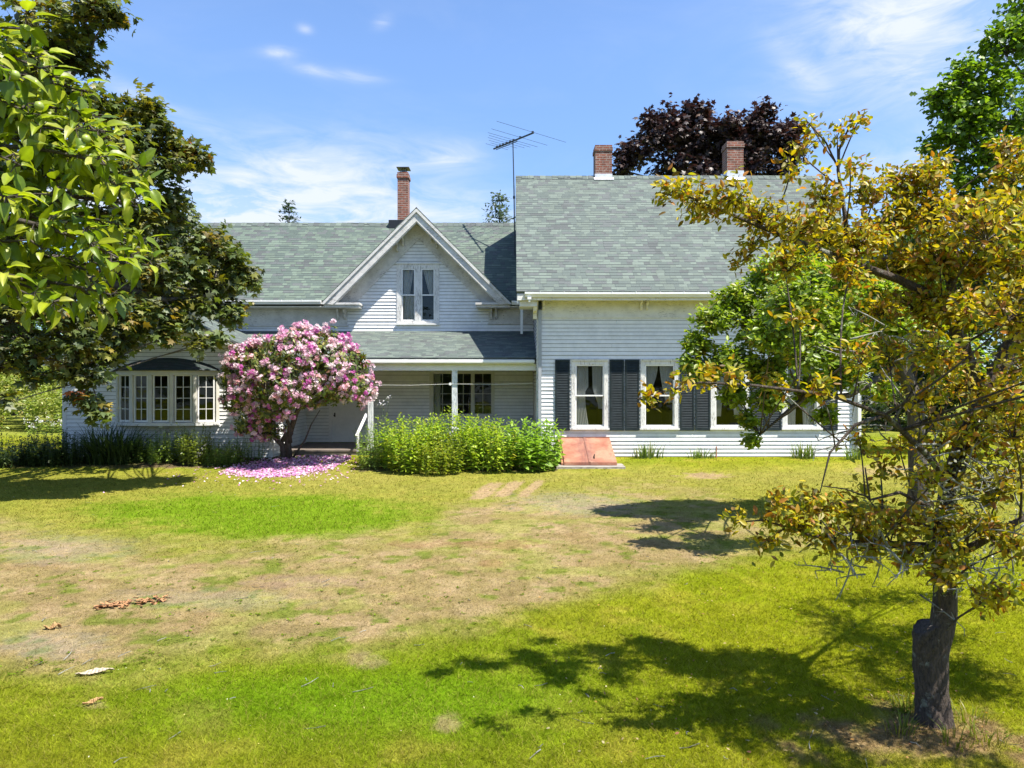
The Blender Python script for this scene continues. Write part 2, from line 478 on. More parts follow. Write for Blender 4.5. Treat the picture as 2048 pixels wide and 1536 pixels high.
def leafmat(name, rough=0.42, trans=0.38, tgain=(1.25, 1.35, 0.55), spec=0.5):
    m, t, b = material(name)
    at = t.new('ShaderNodeAttribute', attribute_name='Col').outputs[0]
    tc = t.new('ShaderNodeTexCoord').outputs['Object']
    c = t.mix(0.5, at, t.ramp(t.noise(tc, 25, 3, 0.6), [(0.3, 0.72), (0.7, 1.28)]), 'MULTIPLY')
    t.set(b.inputs['Base Color'], c); b.inputs['Roughness'].default_value = rough
    b.inputs['Specular IOR Level'].default_value = spec
    tl = t.new('ShaderNodeBsdfTranslucent', ins={0: t.mix(1.0, c, tgain, 'MULTIPLY')})
    ms = t.new('ShaderNodeMixShader', ins={0: trans, 1: b.outputs[0], 2: tl.outputs[0]})
    t.set(t.n['Material Output'].inputs[0], ms.outputs[0])
    return m
M['leaf'] = leafmat('leaf', 0.42, 0.44)
M['leaf_glossy'] = leafmat('glossy_leaf', 0.5, 0.34, (1.5, 1.45, 0.4), 0.55)
M['leaf_purple'] = leafmat('purple_leaf', 0.48, 0.22, (1.2, 0.8, 0.8), 0.5)
M['leaf_gold'] = leafmat('golden_leaf', 0.45, 0.42, (1.30, 1.28, 0.4), 0.4)
M['petal'] = leafmat('petal', 0.6, 0.3, (1.1, 0.95, 1.1), 0.2)
M['grass'] = leafmat('grass_blade', 0.9, 0.30, (1.3, 1.22, 0.3), 0.0)

# ------------------------------------------------------------------ ground
TREE_X, TREE_Y = 2.60, 4.38
def gz(x, y):
    x = np.asarray(x, float); y = np.asarray(y, float)
    z = -0.2 * (1 - sstep(16.3, 18.9, y))
    z = z + 0.05 * np.exp(-((x - TREE_X) ** 2 + (y - TREE_Y) ** 2) / 0.3)
    z = z + 0.035 * (fbm(x * 0.5, y * 0.5, 3) - 0.5) * (1 - sstep(17, 19, y)) * sstep(1, 4, y)
    return z

def mixc(a, b, k): return a * (1 - k[:, None]) + np.array(b)[None] * k[:, None]

def lawn(x, y):
    """albedo of the lawn and how much living grass stands there (0 bare .. 1 lush)"""
    x = np.asarray(x, float); y = np.asarray(y, float)
    yy = np.maximum(y, 0.8)
    z = -0.2 * (1 - sstep(16.3, 18.9, y))
    px = 1024 + x * F / yy; py = 768 + (CAMZ - z) * F / yy
    n1 = fbm(x * 0.9, y * 0.9, 11, 5); n2 = fbm(x * 3.1, y * 3.1, 23, 4); n3 = fbm(x * 9, y * 9, 31, 3); n4 = fbm(x * 24, y * 24, 33, 2)
    col = np.tile(np.array([0.172, 0.190, 0.012]), (len(x), 1))
    live = np.full(len(x), 0.75)
    # greener and yellower drifts
    g = sstep(0.42, 0.62, n1); col = mixc(col, (0.138, 0.180, 0.009), g * 0.7)
    col = mixc(col, (0.25, 0.205, 0.035), sstep(0.52, 0.72, n2) * 0.5)
    # fresh green strip under the worn track
    fg = np.exp(-(((px - 720) / 520) ** 2 + ((py - 1400) / 75) ** 2)); col = mixc(col, (0.104, 0.182, 0.006), np.clip(fg * 1.1, 0, 0.9))
    yl = sstep(1000, 1600, px) * sstep(1080, 1200, py); col = mixc(col, (0.182, 0.198, 0.006), yl * 0.6)
    # straw-coloured strip near the house
    up = np.exp(-((py - 955) / 26.0) ** 2) * (px > 560); col = mixc(col, (0.235, 0.200, 0.050), up * 0.6 * sstep(0.25, 0.55, n1)); nr_ = sstep(915, 960, py) * (1 - sstep(1080, 1130, py)); col = mixc(col, (0.200, 0.185, 0.042), nr_ * 0.6)
    # worn tan track
    wob = (fbm(x * 0.7, y * 0.7, 5, 4) - 0.5) * 150 + (n2 - 0.5) * 60
    top = np.interp(px, [-900, 0, 170, 400, 850, 950, 1240, 1420, 1560, 2100], [1020, 1030, 1075, 1092, 1065, 1000, 965, 985, 1070, 1120])
    bot = np.interp(px, [-900, 0, 350, 700, 900, 1130, 1400, 1560, 2100], [1390, 1365, 1345, 1325, 1265, 1205, 1140, 1085, 1060])
    k = sstep(-25, 45, py - top + wob * 0.5) * sstep(-25, 55, bot - py + wob * 0.55)
    k = np.where(bot > top, k, 0)
    tan = np.tile(np.array([0.225, 0.168, 0.078]), (len(x), 1))
    tan = mixc(tan, (0.255, 0.188, 0.100), sstep(0.45, 0.65, n2))
    tan = mixc(tan, (0.205, 0.205, 0.050), sstep(0.46, 0.66, fbm(x * 1.6, y * 1.6, 41, 4)) * 0.65)
    tan = mixc(tan, (0.105, 0.135, 0.018), sstep(0.60, 0.72, fbm(x * 4.2, y * 4.2, 43, 3)) * 0.8)
    tan = mixc(tan, (0.20, 0.125, 0.065), sstep(0.60, 0.72, fbm(x * 1.1, y * 2.2, 47, 4)) * 0.3)
    col = col * (1 - (k * 0.95)[:, None]) + tan * (k * 0.95)[:, None]
    live = live * (1 - 0.72 * k)
    # lush oval in front of the house
    e = ((px - 520) / 345) ** 2 + ((py - 1033) / 47) ** 2
    o = 1 - sstep(0.35, 1.45, e + (n2 - 0.5) * 1.1 + (n1 - 0.5) * 1.0 + (n3 - .5) * .7)
    col = mixc(col, (0.110, 0.182, 0.008), o * 0.92); live = np.maximum(live, o)
    def spot(cx, cy, a, b, c, kk, lv, soft=0.9):
        nonlocal col, live
        q = ((px - cx) / a) ** 2 + ((py - cy) / b) ** 2 + (n2 - 0.5) * 2.0 + (n3 - 0.5) * 2.0 + (n4 - 0.5) * 1.6
        m_ = (1 - sstep(1 - soft * 0.6, 1 + soft * 0.4, q)) * kk
        col = mixc(col, c, m_); live = live * (1 - m_ * (1 - lv))
    GREY = (0.265, 0.245, 0.225); DIRT = (0.29, 0.20, 0.12)
    spot(1150, 1008, 130, 20, GREY, 0.28, 0.3, 1.6); spot(420, 1200, 180, 20, GREY, 0.2, 0.3, 1.6); spot(100, 1290, 100, 28, GREY, 0.28, 0.3, 1.6)
    spot(620, 1165, 120, 12, (0.24, 0.17, 0.11), 0.6, 0.2); spot(120, 1100, 130, 30, GREY, 0.2, 0.3, 1.6)
    spot(1010, 1092, 90, 10, (0.23, 0.135, 0.07), 0.5, 0.2); spot(850, 1088, 70, 8, (0.23, 0.135, 0.07), 0.4, 0.2); spot(985, 1128, 26, 8, (0.23, 0.11, 0.07), 0.4, 0.3)
    spot(890, 1445, 30, 19, DIRT, 0.6, 0.1, 1.4); spot(1405, 952, 52, 6, DIRT, 0.8, 0.1); spot(728, 1322, 38, 15, (0.28, 0.20, 0.12), 0.55, 0.2, 1.4)
    spot(190, 1410, 26, 9, DIRT, 0.5, 0.2); spot(400, 1440, 60, 30, (0.26, 0.21, 0.06), 0.25, 0.5, 1.5); spot(1780, 940, 80, 12, DIRT, 0.55, 0.3)
    spot(350, 928, 90, 9, (0.20, 0.12, 0.08), 0.8, 0.05)
    # three dug strips by the border
    for cx, cy, a in ((972, 982, 30), (1018, 978, 26), (1062, 978, 20)):
        u = (px - cx) + 1.15 * (py - cy); v = (py - cy)
        q = (np.abs(u) / (a * 0.62)) ** 4 + (np.abs(v) / 17) ** 4 + (n3 - 0.5) * 1.6 + (n4 - .5) * 1.5
        m_ = (1 - sstep(0.6, 1.3, q)) * 0.85; col = mixc(col, (0.30, 0.205, 0.125), m_ * 0.9); live = live * (1 - m_ * 0.8)
    # mulch and thatch round the old tree
    d = np.hypot((x - TREE_X + 0.02) / 0.75, (y - TREE_Y + 0.12) / 0.42)
    m_ = (1 - sstep(0.5, 1.3, d + (n2 - 0.5) * 1.5 + (n3 - .5) * 1.2)) * 0.9
    mc = np.array([0.215, 0.140, 0.075])[None] * (0.55 + 0.9 * n4[:, None]); col = col * (1 - m_[:, None]) + mc * m_[:, None]; live = live * (1 - m_ * 0.6)
    # soil of the planted borders
    bed = ((x > -3.7) & (x < 1.1) & (y > 16.85 + .5 * n2) & (y < 19.2)) | ((x > -13.2) & (x < -6.0) & (y > 17.25 + .5 * n2) & (y < 19.1))
    m_ = bed * (0.8); col = mixc(col, (0.075, 0.06, 0.035), m_); live = live * (1 - m_ * 0.8)
    # rough meadow far off
    m_ = sstep(24, 30, y) * 0.7; col = mixc(col, (0.17, 0.185, 0.045), m_)
    hot = np.clip(0.62 + 0.45 * n3 + 0.35 * n4 + 0.25 * (n2 - 0.5), 0.5, 1.6)
    return col * hot[:, None], np.clip(live, 0.03, 1)

rows = np.concatenate([np.linspace(-40, 2.0, 22), np.geomspace(2.2, 40, 420), np.geomspace(42, 900, 40)])
us = np.linspace(-1, 1, 421); us = np.sign(us) * np.abs(us) ** 1.15
X = us[None, :] * (np.maximum(rows, 0)[:, None] * 1.05 + 120 * (rows[:, None] < 2.1) + 2.5); Y = np.repeat(rows[:, None], len(us), 1)
xs, ys = X.ravel(), Y.ravel()
V = np.stack([xs, ys, gz(xs, ys)], 1)
nr, nc = X.shape
idx = (np.arange(nr - 1)[:, None] * nc + np.arange(nc - 1)[None, :]).ravel()
quads = np.stack([idx, idx + 1, idx + nc + 1, idx + nc], 1)
gc, _ = lawn(xs, ys)
m, t, b = material('lawn_ground'); M['ground'] = m
at = t.new('ShaderNodeAttribute', attribute_name='Col').outputs[0]
tc = t.new('ShaderNodeTexCoord').outputs['Object']
f1 = t.noise(tc, 75, 6, 0.8); f2 = t.noise(tc, 14, 5, 0.7); f3 = t.noise(tc, 4, 4, 0.7)
c = t.mix(0.75, at, t.ramp(f1, [(0.28, 0.25), (0.5, 0.95), (0.72, 1.75)]), 'MULTIPLY')
c = t.mix(0.55, c, t.ramp(f2, [(0.3, 0.7), (0.7, 1.3)]), 'MULTIPLY')
c = t.mix(0.35, c, t.ramp(f3, [(0.3, (0.8, 0.95, 0.7)), (0.7, (1.2, 1.08, 1.3))]), 'MULTIPLY')
t.set(b.inputs['Base Color'], c); b.inputs['Roughness'].default_value = 0.95
b.inputs['Specular IOR Level'].default_value = 0.0
bn = t.new('ShaderNodeBump', ins={'Height': t.math('ADD', f1, f2), 'Distance': 0.03, 'Strength': 0.6}); t.set(b.inputs['Normal'], bn.outputs[0])
g = np_mesh('lawn', V, quads.ravel(), np.arange(len(quads)) * 4, gc, M['ground'], None, True)
tag(g, kind='structure', label='sunlit lawn with fresh green and worn straw coloured patches before the farmhouse', cat='lawn')

# grass blades
def grass_field(N, y0, y1, seed):
    r = np.random.default_rng(seed)
    inv = r.uniform(1 / y1, 1 / y0, N); y = 1 / inv
    x = r.uniform(-1, 1, N) * (y * 0.78 + 0.4)
    keep = ~((y > 18.75) & (x > -12.1) & (x < 9.3))
    keep &= ~((y > 15.9) & (x > -6.9) & (x < -3.9))
    keep &= ~((y > 17.4) & (x > 1.1) & (x < 2.75))
    x, y = x[keep], y[keep]
    c, lv = lawn(x, y)
    keep = r.random(len(x)) < (0.45 + 0.55 * lv)
    x, y, c, lv = x[keep], y[keep], c[keep], lv[keep]
    n = len(x)
    h = (0.012 + 0.022 * lv) * r.uniform(0.6, 1.45, n) * np.clip(0.9 + y * 0.02, 0.9, 1.4)
    tall = r.random(n) < 0.012; h = np.where(tall, h * 1.9, h)
    wd = np.maximum(0.0032, 0.00085 * y) * r.uniform(0.7, 1.3, n)
    an = r.uniform(0, 2 * np.pi, n); lean = r.uniform(0.2, 1.6, n) * (1 + 1.6 * (1 - lv)); la = r.uniform(0, 2 * np.pi, n)
    base = np.stack([x, y, gz(x, y) - 0.002], 1)
    sd = np.stack([np.cos(an), np.sin(an), 0 * an], 1) * wd[:, None] * 0.5
    tip = base + np.stack([np.cos(la) * lean * h, np.sin(la) * lean * h, h], 1)
    V = np.stack([base - sd, base + sd, tip], 1).reshape(-1, 3)
    j = (r.uniform(0.6, 1.55, n) * (0.72 + 0.56 * fbm(x * 16, y * 16, 77, 3)))[:, None]
    cc = c * j
    dry = r.random(n) < 0.16
    cc[dry] = cc[dry] * 0.45 + np.array([0.33, 0.26, 0.075]) * 0.55
    dark = r.random(n) < 0.12; cc[dark] *= np.array([0.62, 0.75, 0.6])
    o = np_mesh('grass', V, np.arange(3 * n), np.arange(n) * 3, np.repeat(cc, 3, 0), M['grass'])
    return o
go = grass_field(430000, 3.7, 27, 5)
tag(go, kind='stuff', label='short mown grass blades covering the lawn', cat='grass')

# small flowers and fallen leaves lying on the grass
def litter(name, n, xr, yr, cols, size, seed, label, cat):
    r = np.random.default_rng(seed)
    y = 1 / r.uniform(1 / yr[1], 1 / yr[0], n); x = r.uniform(xr[0], xr[1], n)
    T = np.stack([x, y, gz(x, y) + 0.022], 1)
    ax = unit(r.normal(size=(n, 3)) * [1, 1, 0.25]); nm = unit(r.normal(size=(n, 3)) * 0.4 + [0, 0, 1])
    Mx = frames(ax, nm, size * r.uniform(0.6, 1.3, n))
    c = np.array(cols)[r.integers(0, len(cols), n)] * r.uniform(0.8, 1.2, n)[:, None]
    tv = [(0, -.5, 0), (.3, -.1, .08), (.22, .25, .02), (0, .5, .1), (-.22, .25, .12), (-.3, -.1, 0)]
    o = scatter(name, tv, [(0, 1, 2, 3, 4, 5)], Mx, T, c, M['leaf_gold'])
    return tag(o, label, cat, kind='stuff')
litter('fallen_leaves', 260, (0.2, 3.6), (4.0, 8.5), [(0.36, 0.19, 0.05), (0.40, 0.30, 0.14), (0.30, 0.14, 0.07), (0.42, 0.36, 0.2)], 0.024, 12, 'small dry leaves fallen on the lawn round the old tree', 'leaves')
litter('clover_flowers', 170, (-5, 3), (4.0, 12), [(0.6, 0.58, 0.45), (0.6, 0.5, 0.2)], 0.011, 13, 'tiny pale flowers dotted over the mown lawn', 'flowers')

# fallen twigs
def twigs_on_lawn(n, seed):
    r = np.random.default_rng(seed); y = 1 / r.uniform(1 / 14.0, 1 / 4.0, n); x = r.uniform(-1, 1, n) * (y * .72); mb = MB()
    for i in range(n):
        a = r.uniform(0, 6.28); L = r.uniform(.03, .16); p0 = np.array([x[i], y[i], float(gz(x[i], y[i])) + .012]); d = np.array([math.cos(a), math.sin(a), r.uniform(-.05, .12)])
        mb.tube([p0, p0 + d * L * .5 + r.normal(size=3) * .006, p0 + d * L], [.004, .003, .002], 3, False)
    return mb.build('fallen_twigs', M['bark_pale'], None)
tag(twigs_on_lawn(110, 18), 'short dry twigs scattered on the lawn', 'twigs', kind='stuff')

# broadleaf weeds in the turf
def weeds(n, seed):
    r = np.random.default_rng(seed); y = 1 / r.uniform(1 / 17.0, 1 / 3.9, n); x = r.uniform(-1, 1, n) * (y * .75)
    k = (fbm(x * .8, y * .8, 61, 3) > .5) & (lawn(x, y)[1] < .6); x, y = x[k], y[k]; n = len(x); m_ = 7
    a = np.arange(m_)[None] * .9 + r.uniform(0, 6.28, (n, 1)) + r.normal(size=(n, m_)) * .25
    T = np.stack([np.repeat(x[:, None], m_, 1), np.repeat(y[:, None], m_, 1), np.repeat(gz(x, y)[:, None], m_, 1) + .006], -1).reshape(-1, 3)
    T[:, :2] += r.normal(size=(len(T), 2)) * .012
    ax = np.stack([np.cos(a), np.sin(a), r.uniform(.05, .6, a.shape)], -1).reshape(-1, 3); nm = r.normal(size=(n * m_, 3)) * .3 + [0, 0, 1]
    c = np.array([[.105, .15, .012]]) * r.uniform(.7, 1.6, (n * m_, 1)) * np.array([[1, 1, 1]])
    sz_ = np.repeat(r.uniform(.012, .034, n), m_) * r.uniform(.7, 1.2, n * m_)
    tv = [(0, 0, 0), (.24, .5, .06), (0, 1, -.1), (-.24, .5, .06)]
    return scatter('weeds', tv, [(0, 1, 2), (0, 2, 3)], frames(ax, nm, sz_), T, c, M['grass'])
tag(weeds(2600, 15), 'small broadleaf weeds growing through the worn lawn', 'weeds', kind='stuff')

# ------------------------------------------------------------------ farmhouse
house = thing('farmhouse', 'white clapboard farmhouse with green shingle roofs, three brick chimneys and dark shutters', 'farmhouse', (0.0, 19.0, 0.0))
H = house

def clap(mb, o, ud, nd, z0, z1, rng_f, openings=(), e=0.104, seed=1):
    """lapped boards: o plan origin (x,y), ud plan direction of u, nd outward plan normal"""
    r = random.Random(seed)
    o = np.array([*o, 0.0]); ud = np.array([*ud, 0.0]); nd = np.array([*nd, 0.0])
    z = z0; first = True
    while z < z1 - 1e-4:
        zt = min(z + e, z1)
        bo = 0.021 + r.uniform(-0.003, 0.005); to = 0.003
        cuts = sorted({z, zt} | {q for op in openings for q in (op[2], op[3]) if z < q < zt})
        for za, zb in zip(cuts[:-1], cuts[1:]):
            ua, ub = rng_f(za); uc, ud_ = rng_f(zb)
            if ub - ua < 0.01 and ud_ - uc < 0.01: continue
            zm = (za + zb) / 2
            segs = [(0, None)]
            blocks = sorted([(op[0], op[1]) for op in openings if op[2] < zm < op[3]])
            ivs = []; cur = None
            left = 'L'
            for bl in blocks:
                ivs.append((left, bl[0])); left = bl[1]
            ivs.append((left, 'R'))
            oa = bo + (to - bo) * (za - z) / (zt - z); ob = bo + (to - bo) * (zb - z) / (zt - z)
            for A, B in ivs:
                a0 = ua if A == 'L' else max(A, ua); b0 = ub if B == 'R' else min(B, ub)
                a1 = uc if A == 'L' else max(A, uc); b1 = ud_ if B == 'R' else min(B, ud_)
                if b0 <= a0 and b1 <= a1: continue
                b0 = max(b0, a0); b1 = max(b1, a1)
                # break long boards at butt joints
                nseg = max(1, int((b0 - a0) // 3.2))
                js = [0] + sorted(r.uniform(0.1, 0.9) for _ in range(nseg - 1)) + [1]
                for f0, f1 in zip(js[:-1], js[1:]):
                    dj = r.uniform(-0.0012, 0.0016)
                    p = lambda a, b, f: a + (b - a) * f
                    g0 = f0 + (0.0006 if f0 > 0 else 0)
                    q = [o + ud * p(a0, b0, g0) + nd * (oa + dj) + [0, 0, za], o + ud * p(a0, b0, f1) + nd * (oa + dj) + [0, 0, za],
                         o + ud * p(a1, b1, f1) + nd * ob + [0, 0, zb], o + ud * p(a1, b1, g0) + nd * ob + [0, 0, zb]]
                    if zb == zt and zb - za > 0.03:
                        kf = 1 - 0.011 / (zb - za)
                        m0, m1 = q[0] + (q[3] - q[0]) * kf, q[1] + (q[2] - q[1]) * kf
                        mb.face([q[0], q[1], m1, m0]); mb.m = 1; mb.face([m0, m1, q[2], q[3]]); mb.m = 0  # top strip of the course painted dark as shade below the next lap
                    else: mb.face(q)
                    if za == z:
                        mb.m = 1  # lap underside gets the same painted shade
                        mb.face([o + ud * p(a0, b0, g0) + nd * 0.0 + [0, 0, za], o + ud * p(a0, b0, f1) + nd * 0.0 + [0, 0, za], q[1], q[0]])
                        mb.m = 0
        z = zt

def roof_plane(mb, pts, udir, thick=0.05):
    """pts: quad/tri of the upper face; uv in metres along udir / up the slope; gives it thickness"""
    p = [np.array(q, float) for q in pts]
    n = np.cross(p[1] - p[0], p[2] - p[0]); n /= np.linalg.norm(n)
    if n[2] < 0: p = p[::-1]; n = -n
    u = np.array(udir, float); u -= n * np.dot(u, n); u /= np.linalg.norm(u); v = np.cross(n, u)
    if v[2] < 0: v = -v
    uv = [(float(np.dot(q, u)), float(np.dot(q, v))) for q in p]
    mb.face(p, uv)
    q = [a - n * thick for a in p]
    mb.face(q[::-1])
    for i in range(len(p)):
        j = (i + 1) % len(p); mb.face([p[j], p[i], q[i], q[j]])

def sashbox(mb, x0, x1, z0, z1, y, w_, d=0.035):
    """rectangular frame of four bars, front face at y"""
    mb.box(x0, x0 + w_, y, y + d, z0, z1); mb.box(x1 - w_, x1, y, y + d, z0, z1)
    mb.box(x0 + w_, x1 - w_, y, y + d, z0, z0 + w_); mb.box(x0 + w_, x1 - w_, y, y + d, z1 - w_, z1)

def drape(x0, x1, z0, z1, y, shape, folds=7, amp=0.018, nx=28, nz=14):
    """wavy curtain; shape(f) -> (left,right) fractions at height fraction f (0 top)"""
    mb = MB()
    P = []
    for j in range(nz + 1):
        f = j / nz; l, r = shape(f)
        row = []
        for i in range(nx + 1):
            g_ = i / nx; x = x0 + (x1 - x0) * (l + (r - l) * g_)
            row.append((x, y + amp * math.sin(g_ * folds * 6.28 + f * 1.5), z1 + (z0 - z1) * f))
        P.append(row)
    for j in range(nz):
        for i in range(nx):
            mb.face([P[j][i], P[j][i + 1], P[j + 1][i + 1], P[j + 1][i]])
    return mb

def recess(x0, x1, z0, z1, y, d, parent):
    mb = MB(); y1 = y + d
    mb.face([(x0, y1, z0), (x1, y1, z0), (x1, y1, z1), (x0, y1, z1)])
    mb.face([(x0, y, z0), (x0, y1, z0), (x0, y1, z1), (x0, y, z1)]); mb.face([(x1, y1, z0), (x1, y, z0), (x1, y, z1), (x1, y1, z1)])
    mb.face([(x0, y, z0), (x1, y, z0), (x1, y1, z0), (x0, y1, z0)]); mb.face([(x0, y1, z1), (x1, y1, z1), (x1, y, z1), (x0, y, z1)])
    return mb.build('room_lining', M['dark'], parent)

# ---- main block
ZF, ZB = 19.0, 26.5; XL, XR = 0.68, 9.2
m19 = lambda px: (px - 1024) * 19.0 / F
z19 = lambda py: CAMZ - (py - 768) * 19.0 / F
wins = []
for cl_, cr, gl_, gr in ((1142.5, 1216, 1152, 1206.5), (1281, 1356, 1291, 1347), (1421, 1497, 1432, 1487), (1564, 1641, 1574.5, 1631)):
    wins.append((m19(cl_), m19(cr), m19(gl_), m19(gr)))
WZ0, WZ1, GZ0, GZ1 = z19(860), z19(720), z19(851), z19(731)
ops = [(a[2] - 0.03, a[3] + 0.03, GZ0 - 0.03, GZ1 + 0.03) for a in wins]
mb = MB()
clap(mb, (0, ZF), (1, 0), (0, -1), 0.02, 3.75, lambda z: (XL + 0.05, XR - 0.05), ops, seed=2)
ridge_z, ridge_y = 8.55, 22.75
def side_rng(z):
    if z < 4.25: return (ZF, ZB)
    k = (z - 4.25) / (ridge_z - 0.15 - 4.25); return (ZF + (ridge_y - ZF) * k, ZB - (ZB - ridge_y) * k)
clap(mb, (XL, 0), (0, 1), (-1, 0), 0.02, 8.3, side_rng, seed=3)
clap(mb, (XR, 0), (0, 1), (1, 0), 0.02, 8.3, side_rng, seed=4)
clap(mb, (0, ZB), (1, 0), (0, 1), 0.02, 4.2, lambda z: (XL, XR), seed=5)
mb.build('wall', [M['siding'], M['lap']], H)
mb = MB(); mb.box(XL + 0.02, XR - 0.02, ZF + 0.02, ZB - 0.02, -0.4, 0.02); mb.build('foundation', M['concrete'], H)
mb = MB()
roof_plane(mb, [(0.12, 18.43, 4.36), (9.78, 18.43, 4.36), (9.78, ridge_y, 8.61), (0.12, ridge_y, 8.61)], (1, 0, 0), 0.07)
roof_plane(mb, [(9.78, 27.05, 4.36), (0.12, 27.05, 4.36), (0.12, ridge_y, 8.605), (9.78, ridge_y, 8.605)], (1, 0, 0), 0.07)
mroof = mb.build('roof', M['shingle'], H)
def ridge_caps(x0, x1, y, z, step, slope, parent, seed):
    mb = MB(); r = random.Random(seed); n = int((x1 - x0) / step)
    for i in range(n):
        a = x0 + (x1 - x0) * i / n; b_ = x0 + (x1 - x0) * (i + 1) / n - 0.006
        h = r.uniform(0.0, 0.008) + 0.012; hw = 0.15
        for s in (-1, 1):
            p = [(a, y, z + h + 0.006), (b_, y, z + h), (b_, y + s * hw, z + h - hw * slope), (a, y + s * hw, z + h + 0.006 - hw * slope)]
            u0 = r.uniform(0, 50); v0 = math.floor(r.uniform(0, 50)) * 0.135 + 0.03
            mb.face(p if s < 0 else p[::-1], [(u0, v0), (u0 + 0.05, v0), (u0 + 0.05, v0 + 0.08), (u0, v0 + 0.08)])
            q = [(x_, y_, z_ - 0.02) for x_, y_, z_ in (p[2], p[3])]
            mb.face([p[3], p[2], q[0], q[1]])
    return mb.build('ridge_cap', M['shingle'], parent)
ridge_caps(0.12, 9.78, ridge_y, 8.61, 0.19, 0.98, mroof, 3)
# trim
mb = MB(); mb.box(XL + 0.1, XR - 0.1, ZF - 0.03, ZF + 0.01, 3.76, 4.165); mb.box(XL + 0.1, XR - 0.1, ZF - 0.05, ZF + 0.012, 3.715, 3.757); mb.build('frieze_board', M['worn'], H)
mb = MB(); mb.box(0.16, 9.74, 18.49, ZF + 0.04, 4.168, 4.19); mb.build('soffit', M['trim'], H)
mb = MB(); mb.box(0.14, 9.76, 18.465, 18.488, 4.13, 4.30); mb.build('fascia', M['worn'], H)
def gutter(x0, x1, y, z, parent, h=0.125, d=0.115, straps=0.62, name='gutter'):
    mb = MB()
    prof = [(0, 0.0), (-d * 0.55, 0.0), (-d * 0.75, h * 0.35), (-d, h * 0.6), (-d, h), (-d + 0.012, h), (-d + 0.012, h * 0.62), (-d * 0.72, h * 0.4), (-d * 0.5, 0.012), (-0.008, 0.012), (-0.008, h), (0, h)]
    n = len(prof); k = max(2, int((x1 - x0) / 1.2)); rr = random.Random(4)
    xs_ = [x0 + (x1 - x0) * i / k for i in range(k + 1)]; sag = [0] + [rr.uniform(-0.007, 0.004) for _ in range(k - 1)] + [0]
    for a, b_, sa, sb in zip(xs_[:-1], xs_[1:], sag[:-1], sag[1:]):
        for i in range(n):
            p, q = prof[i], prof[(i + 1) % n]
            mb.face([(a, y + p[0], z + p[1] + sa), (b_, y + p[0], z + p[1] + sb), (b_, y + q[0], z + q[1] + sb), (a, y + q[0], z + q[1] + sa)])
    for xe in (x0, x1):
        mb.face([(xe, y + p, z + q) for p, q in [prof[0], prof[1], prof[2], prof[3], prof[4], prof[11]]])
    x = x0 + 0.4
    while x < x1:
        mb.box(x - 0.012, x + 0.012, y - d - 0.004, y - 0.004, z + h - 0.002, z + h + 0.006); mb.box(x - 0.008, x + 0.008, y - d - 0.005, y - d, z + h * 0.55, z + h)
        x += straps
    return mb.build(name, M['gutter'], parent)
g1 = gutter(0.33, 9.74, 18.462, 4.205, H)
mb = MB(); mb.box(0.40, 0.50, 18.355, 18.45, 4.14, 4.205); mb.box(0.425, 0.475, 18.37, 18.42, 4.08, 4.14); mb.build('gutter_outlet', M['gutter'], g1)
# boxed return at the left corner and scroll brackets
mb = MB(); mb.box(0.20, XL - 0.02, 18.56, 19.35, 3.98, 4.166); mb.build('cornice_return', M['worn'], H)
def bracket(x, y, z, parent, w_=0.06, d=0.16, h=0.24, mat='worn', dirx=0):
    """scroll bracket hanging under a soffit against a wall at y (projecting towards -y)"""
    mb = MB()
    pr = [(0, 0), (-d, 0), (-d, -h * 0.18), (-d * 0.86, -h * 0.3), (-d * 0.6, -h * 0.36), (-d * 0.46, -h * 0.55), (-d * 0.5, -h * 0.72), (-d * 0.34, -h * 0.95), (-d * 0.12, -h), (0, -h)]
    mb.prism([(x - w_ / 2, y + a, z + b_) for a, b_ in pr], (w_, 0, 0))
    return mb.build('bracket', M[mat], parent)
for px in (1074, 1087, 1281.5, 1293.5, 1490, 1502, 1694, 1706): bracket(m19(px), ZF - 0.032, 4.166, H)
mb = MB(); mb.prism([(XL - 0.02, 18.9 + a, 3.98 + b_) for a, b_ in ((0, 0), (-0.28, 0), (-0.22, -0.1), (-0.05, -0.16), (0, -0.3), (0.1, -0.3), (0.1, 0))], (-0.10, 0, 0)); mb.build('bracket', M['worn'], H)
for xa, xb in ((XL - 0.022, XL + 0.10), (XR - 0.10, XR + 0.022)):
    mb = MB(); mb.box(xa, xb, ZF - 0.024, ZF + 0.1, 0.02, 3.985 if xa < 1 else 4.16); mb.build('corner_board', M['worn_up'], H)
# rake boards and gable soffit at both gable ends
for xa, xb, xs0, xs1 in ((0.125, 0.165, 0.165, XL), (9.735, 9.775, XR, 9.735)):
    mb = MB()
    for ya in (18.5, 27.0):
        s = 1 if ya < 20 else -1
        mb.prism([(xa, ya, 4.28), (xa, ridge_y, 8.52), (xa, ridge_y, 8.28), (xa, ya, 4.04)], (xb - xa, 0, 0))
        mb.prism([(xs0, ya + s * 0.04, 4.24), (xs0, ridge_y, 8.44), (xs0, ridge_y, 8.41), (xs0, ya + s * 0.04, 4.21)], (xs1 - xs0, 0, 0))
    mb.build('rake_board', M['worn'], H)
# downspouts
def downspout(pts, parent, mat, w_=0.075, d=0.055):
    mb = MB()
    for a, b_ in zip(pts[:-1], pts[1:]): mb.beam(a, b_, w_, d, (0, 1, 0.01))
    return mb.build('downspout', M[mat], parent)
downspout([(0.745, ZF - 0.06, 0.42), (0.745, ZF - 0.06, 3.93)], H, 'pipe', 0.085, 0.06)
mb = MB(); mb.box(0.70, 0.79, ZF - 0.13, ZF - 0.03, 3.93, 4.10); mb.build('downspout_head', M['shutter'], H)
downspout([(XR + 0.04, ZF - 0.10, 0.25), (XR + 0.04, ZF - 0.10, 3.7), (XR + 0.04, 18.45, 4.2)], H, 'gutter', 0.085, 0.07)

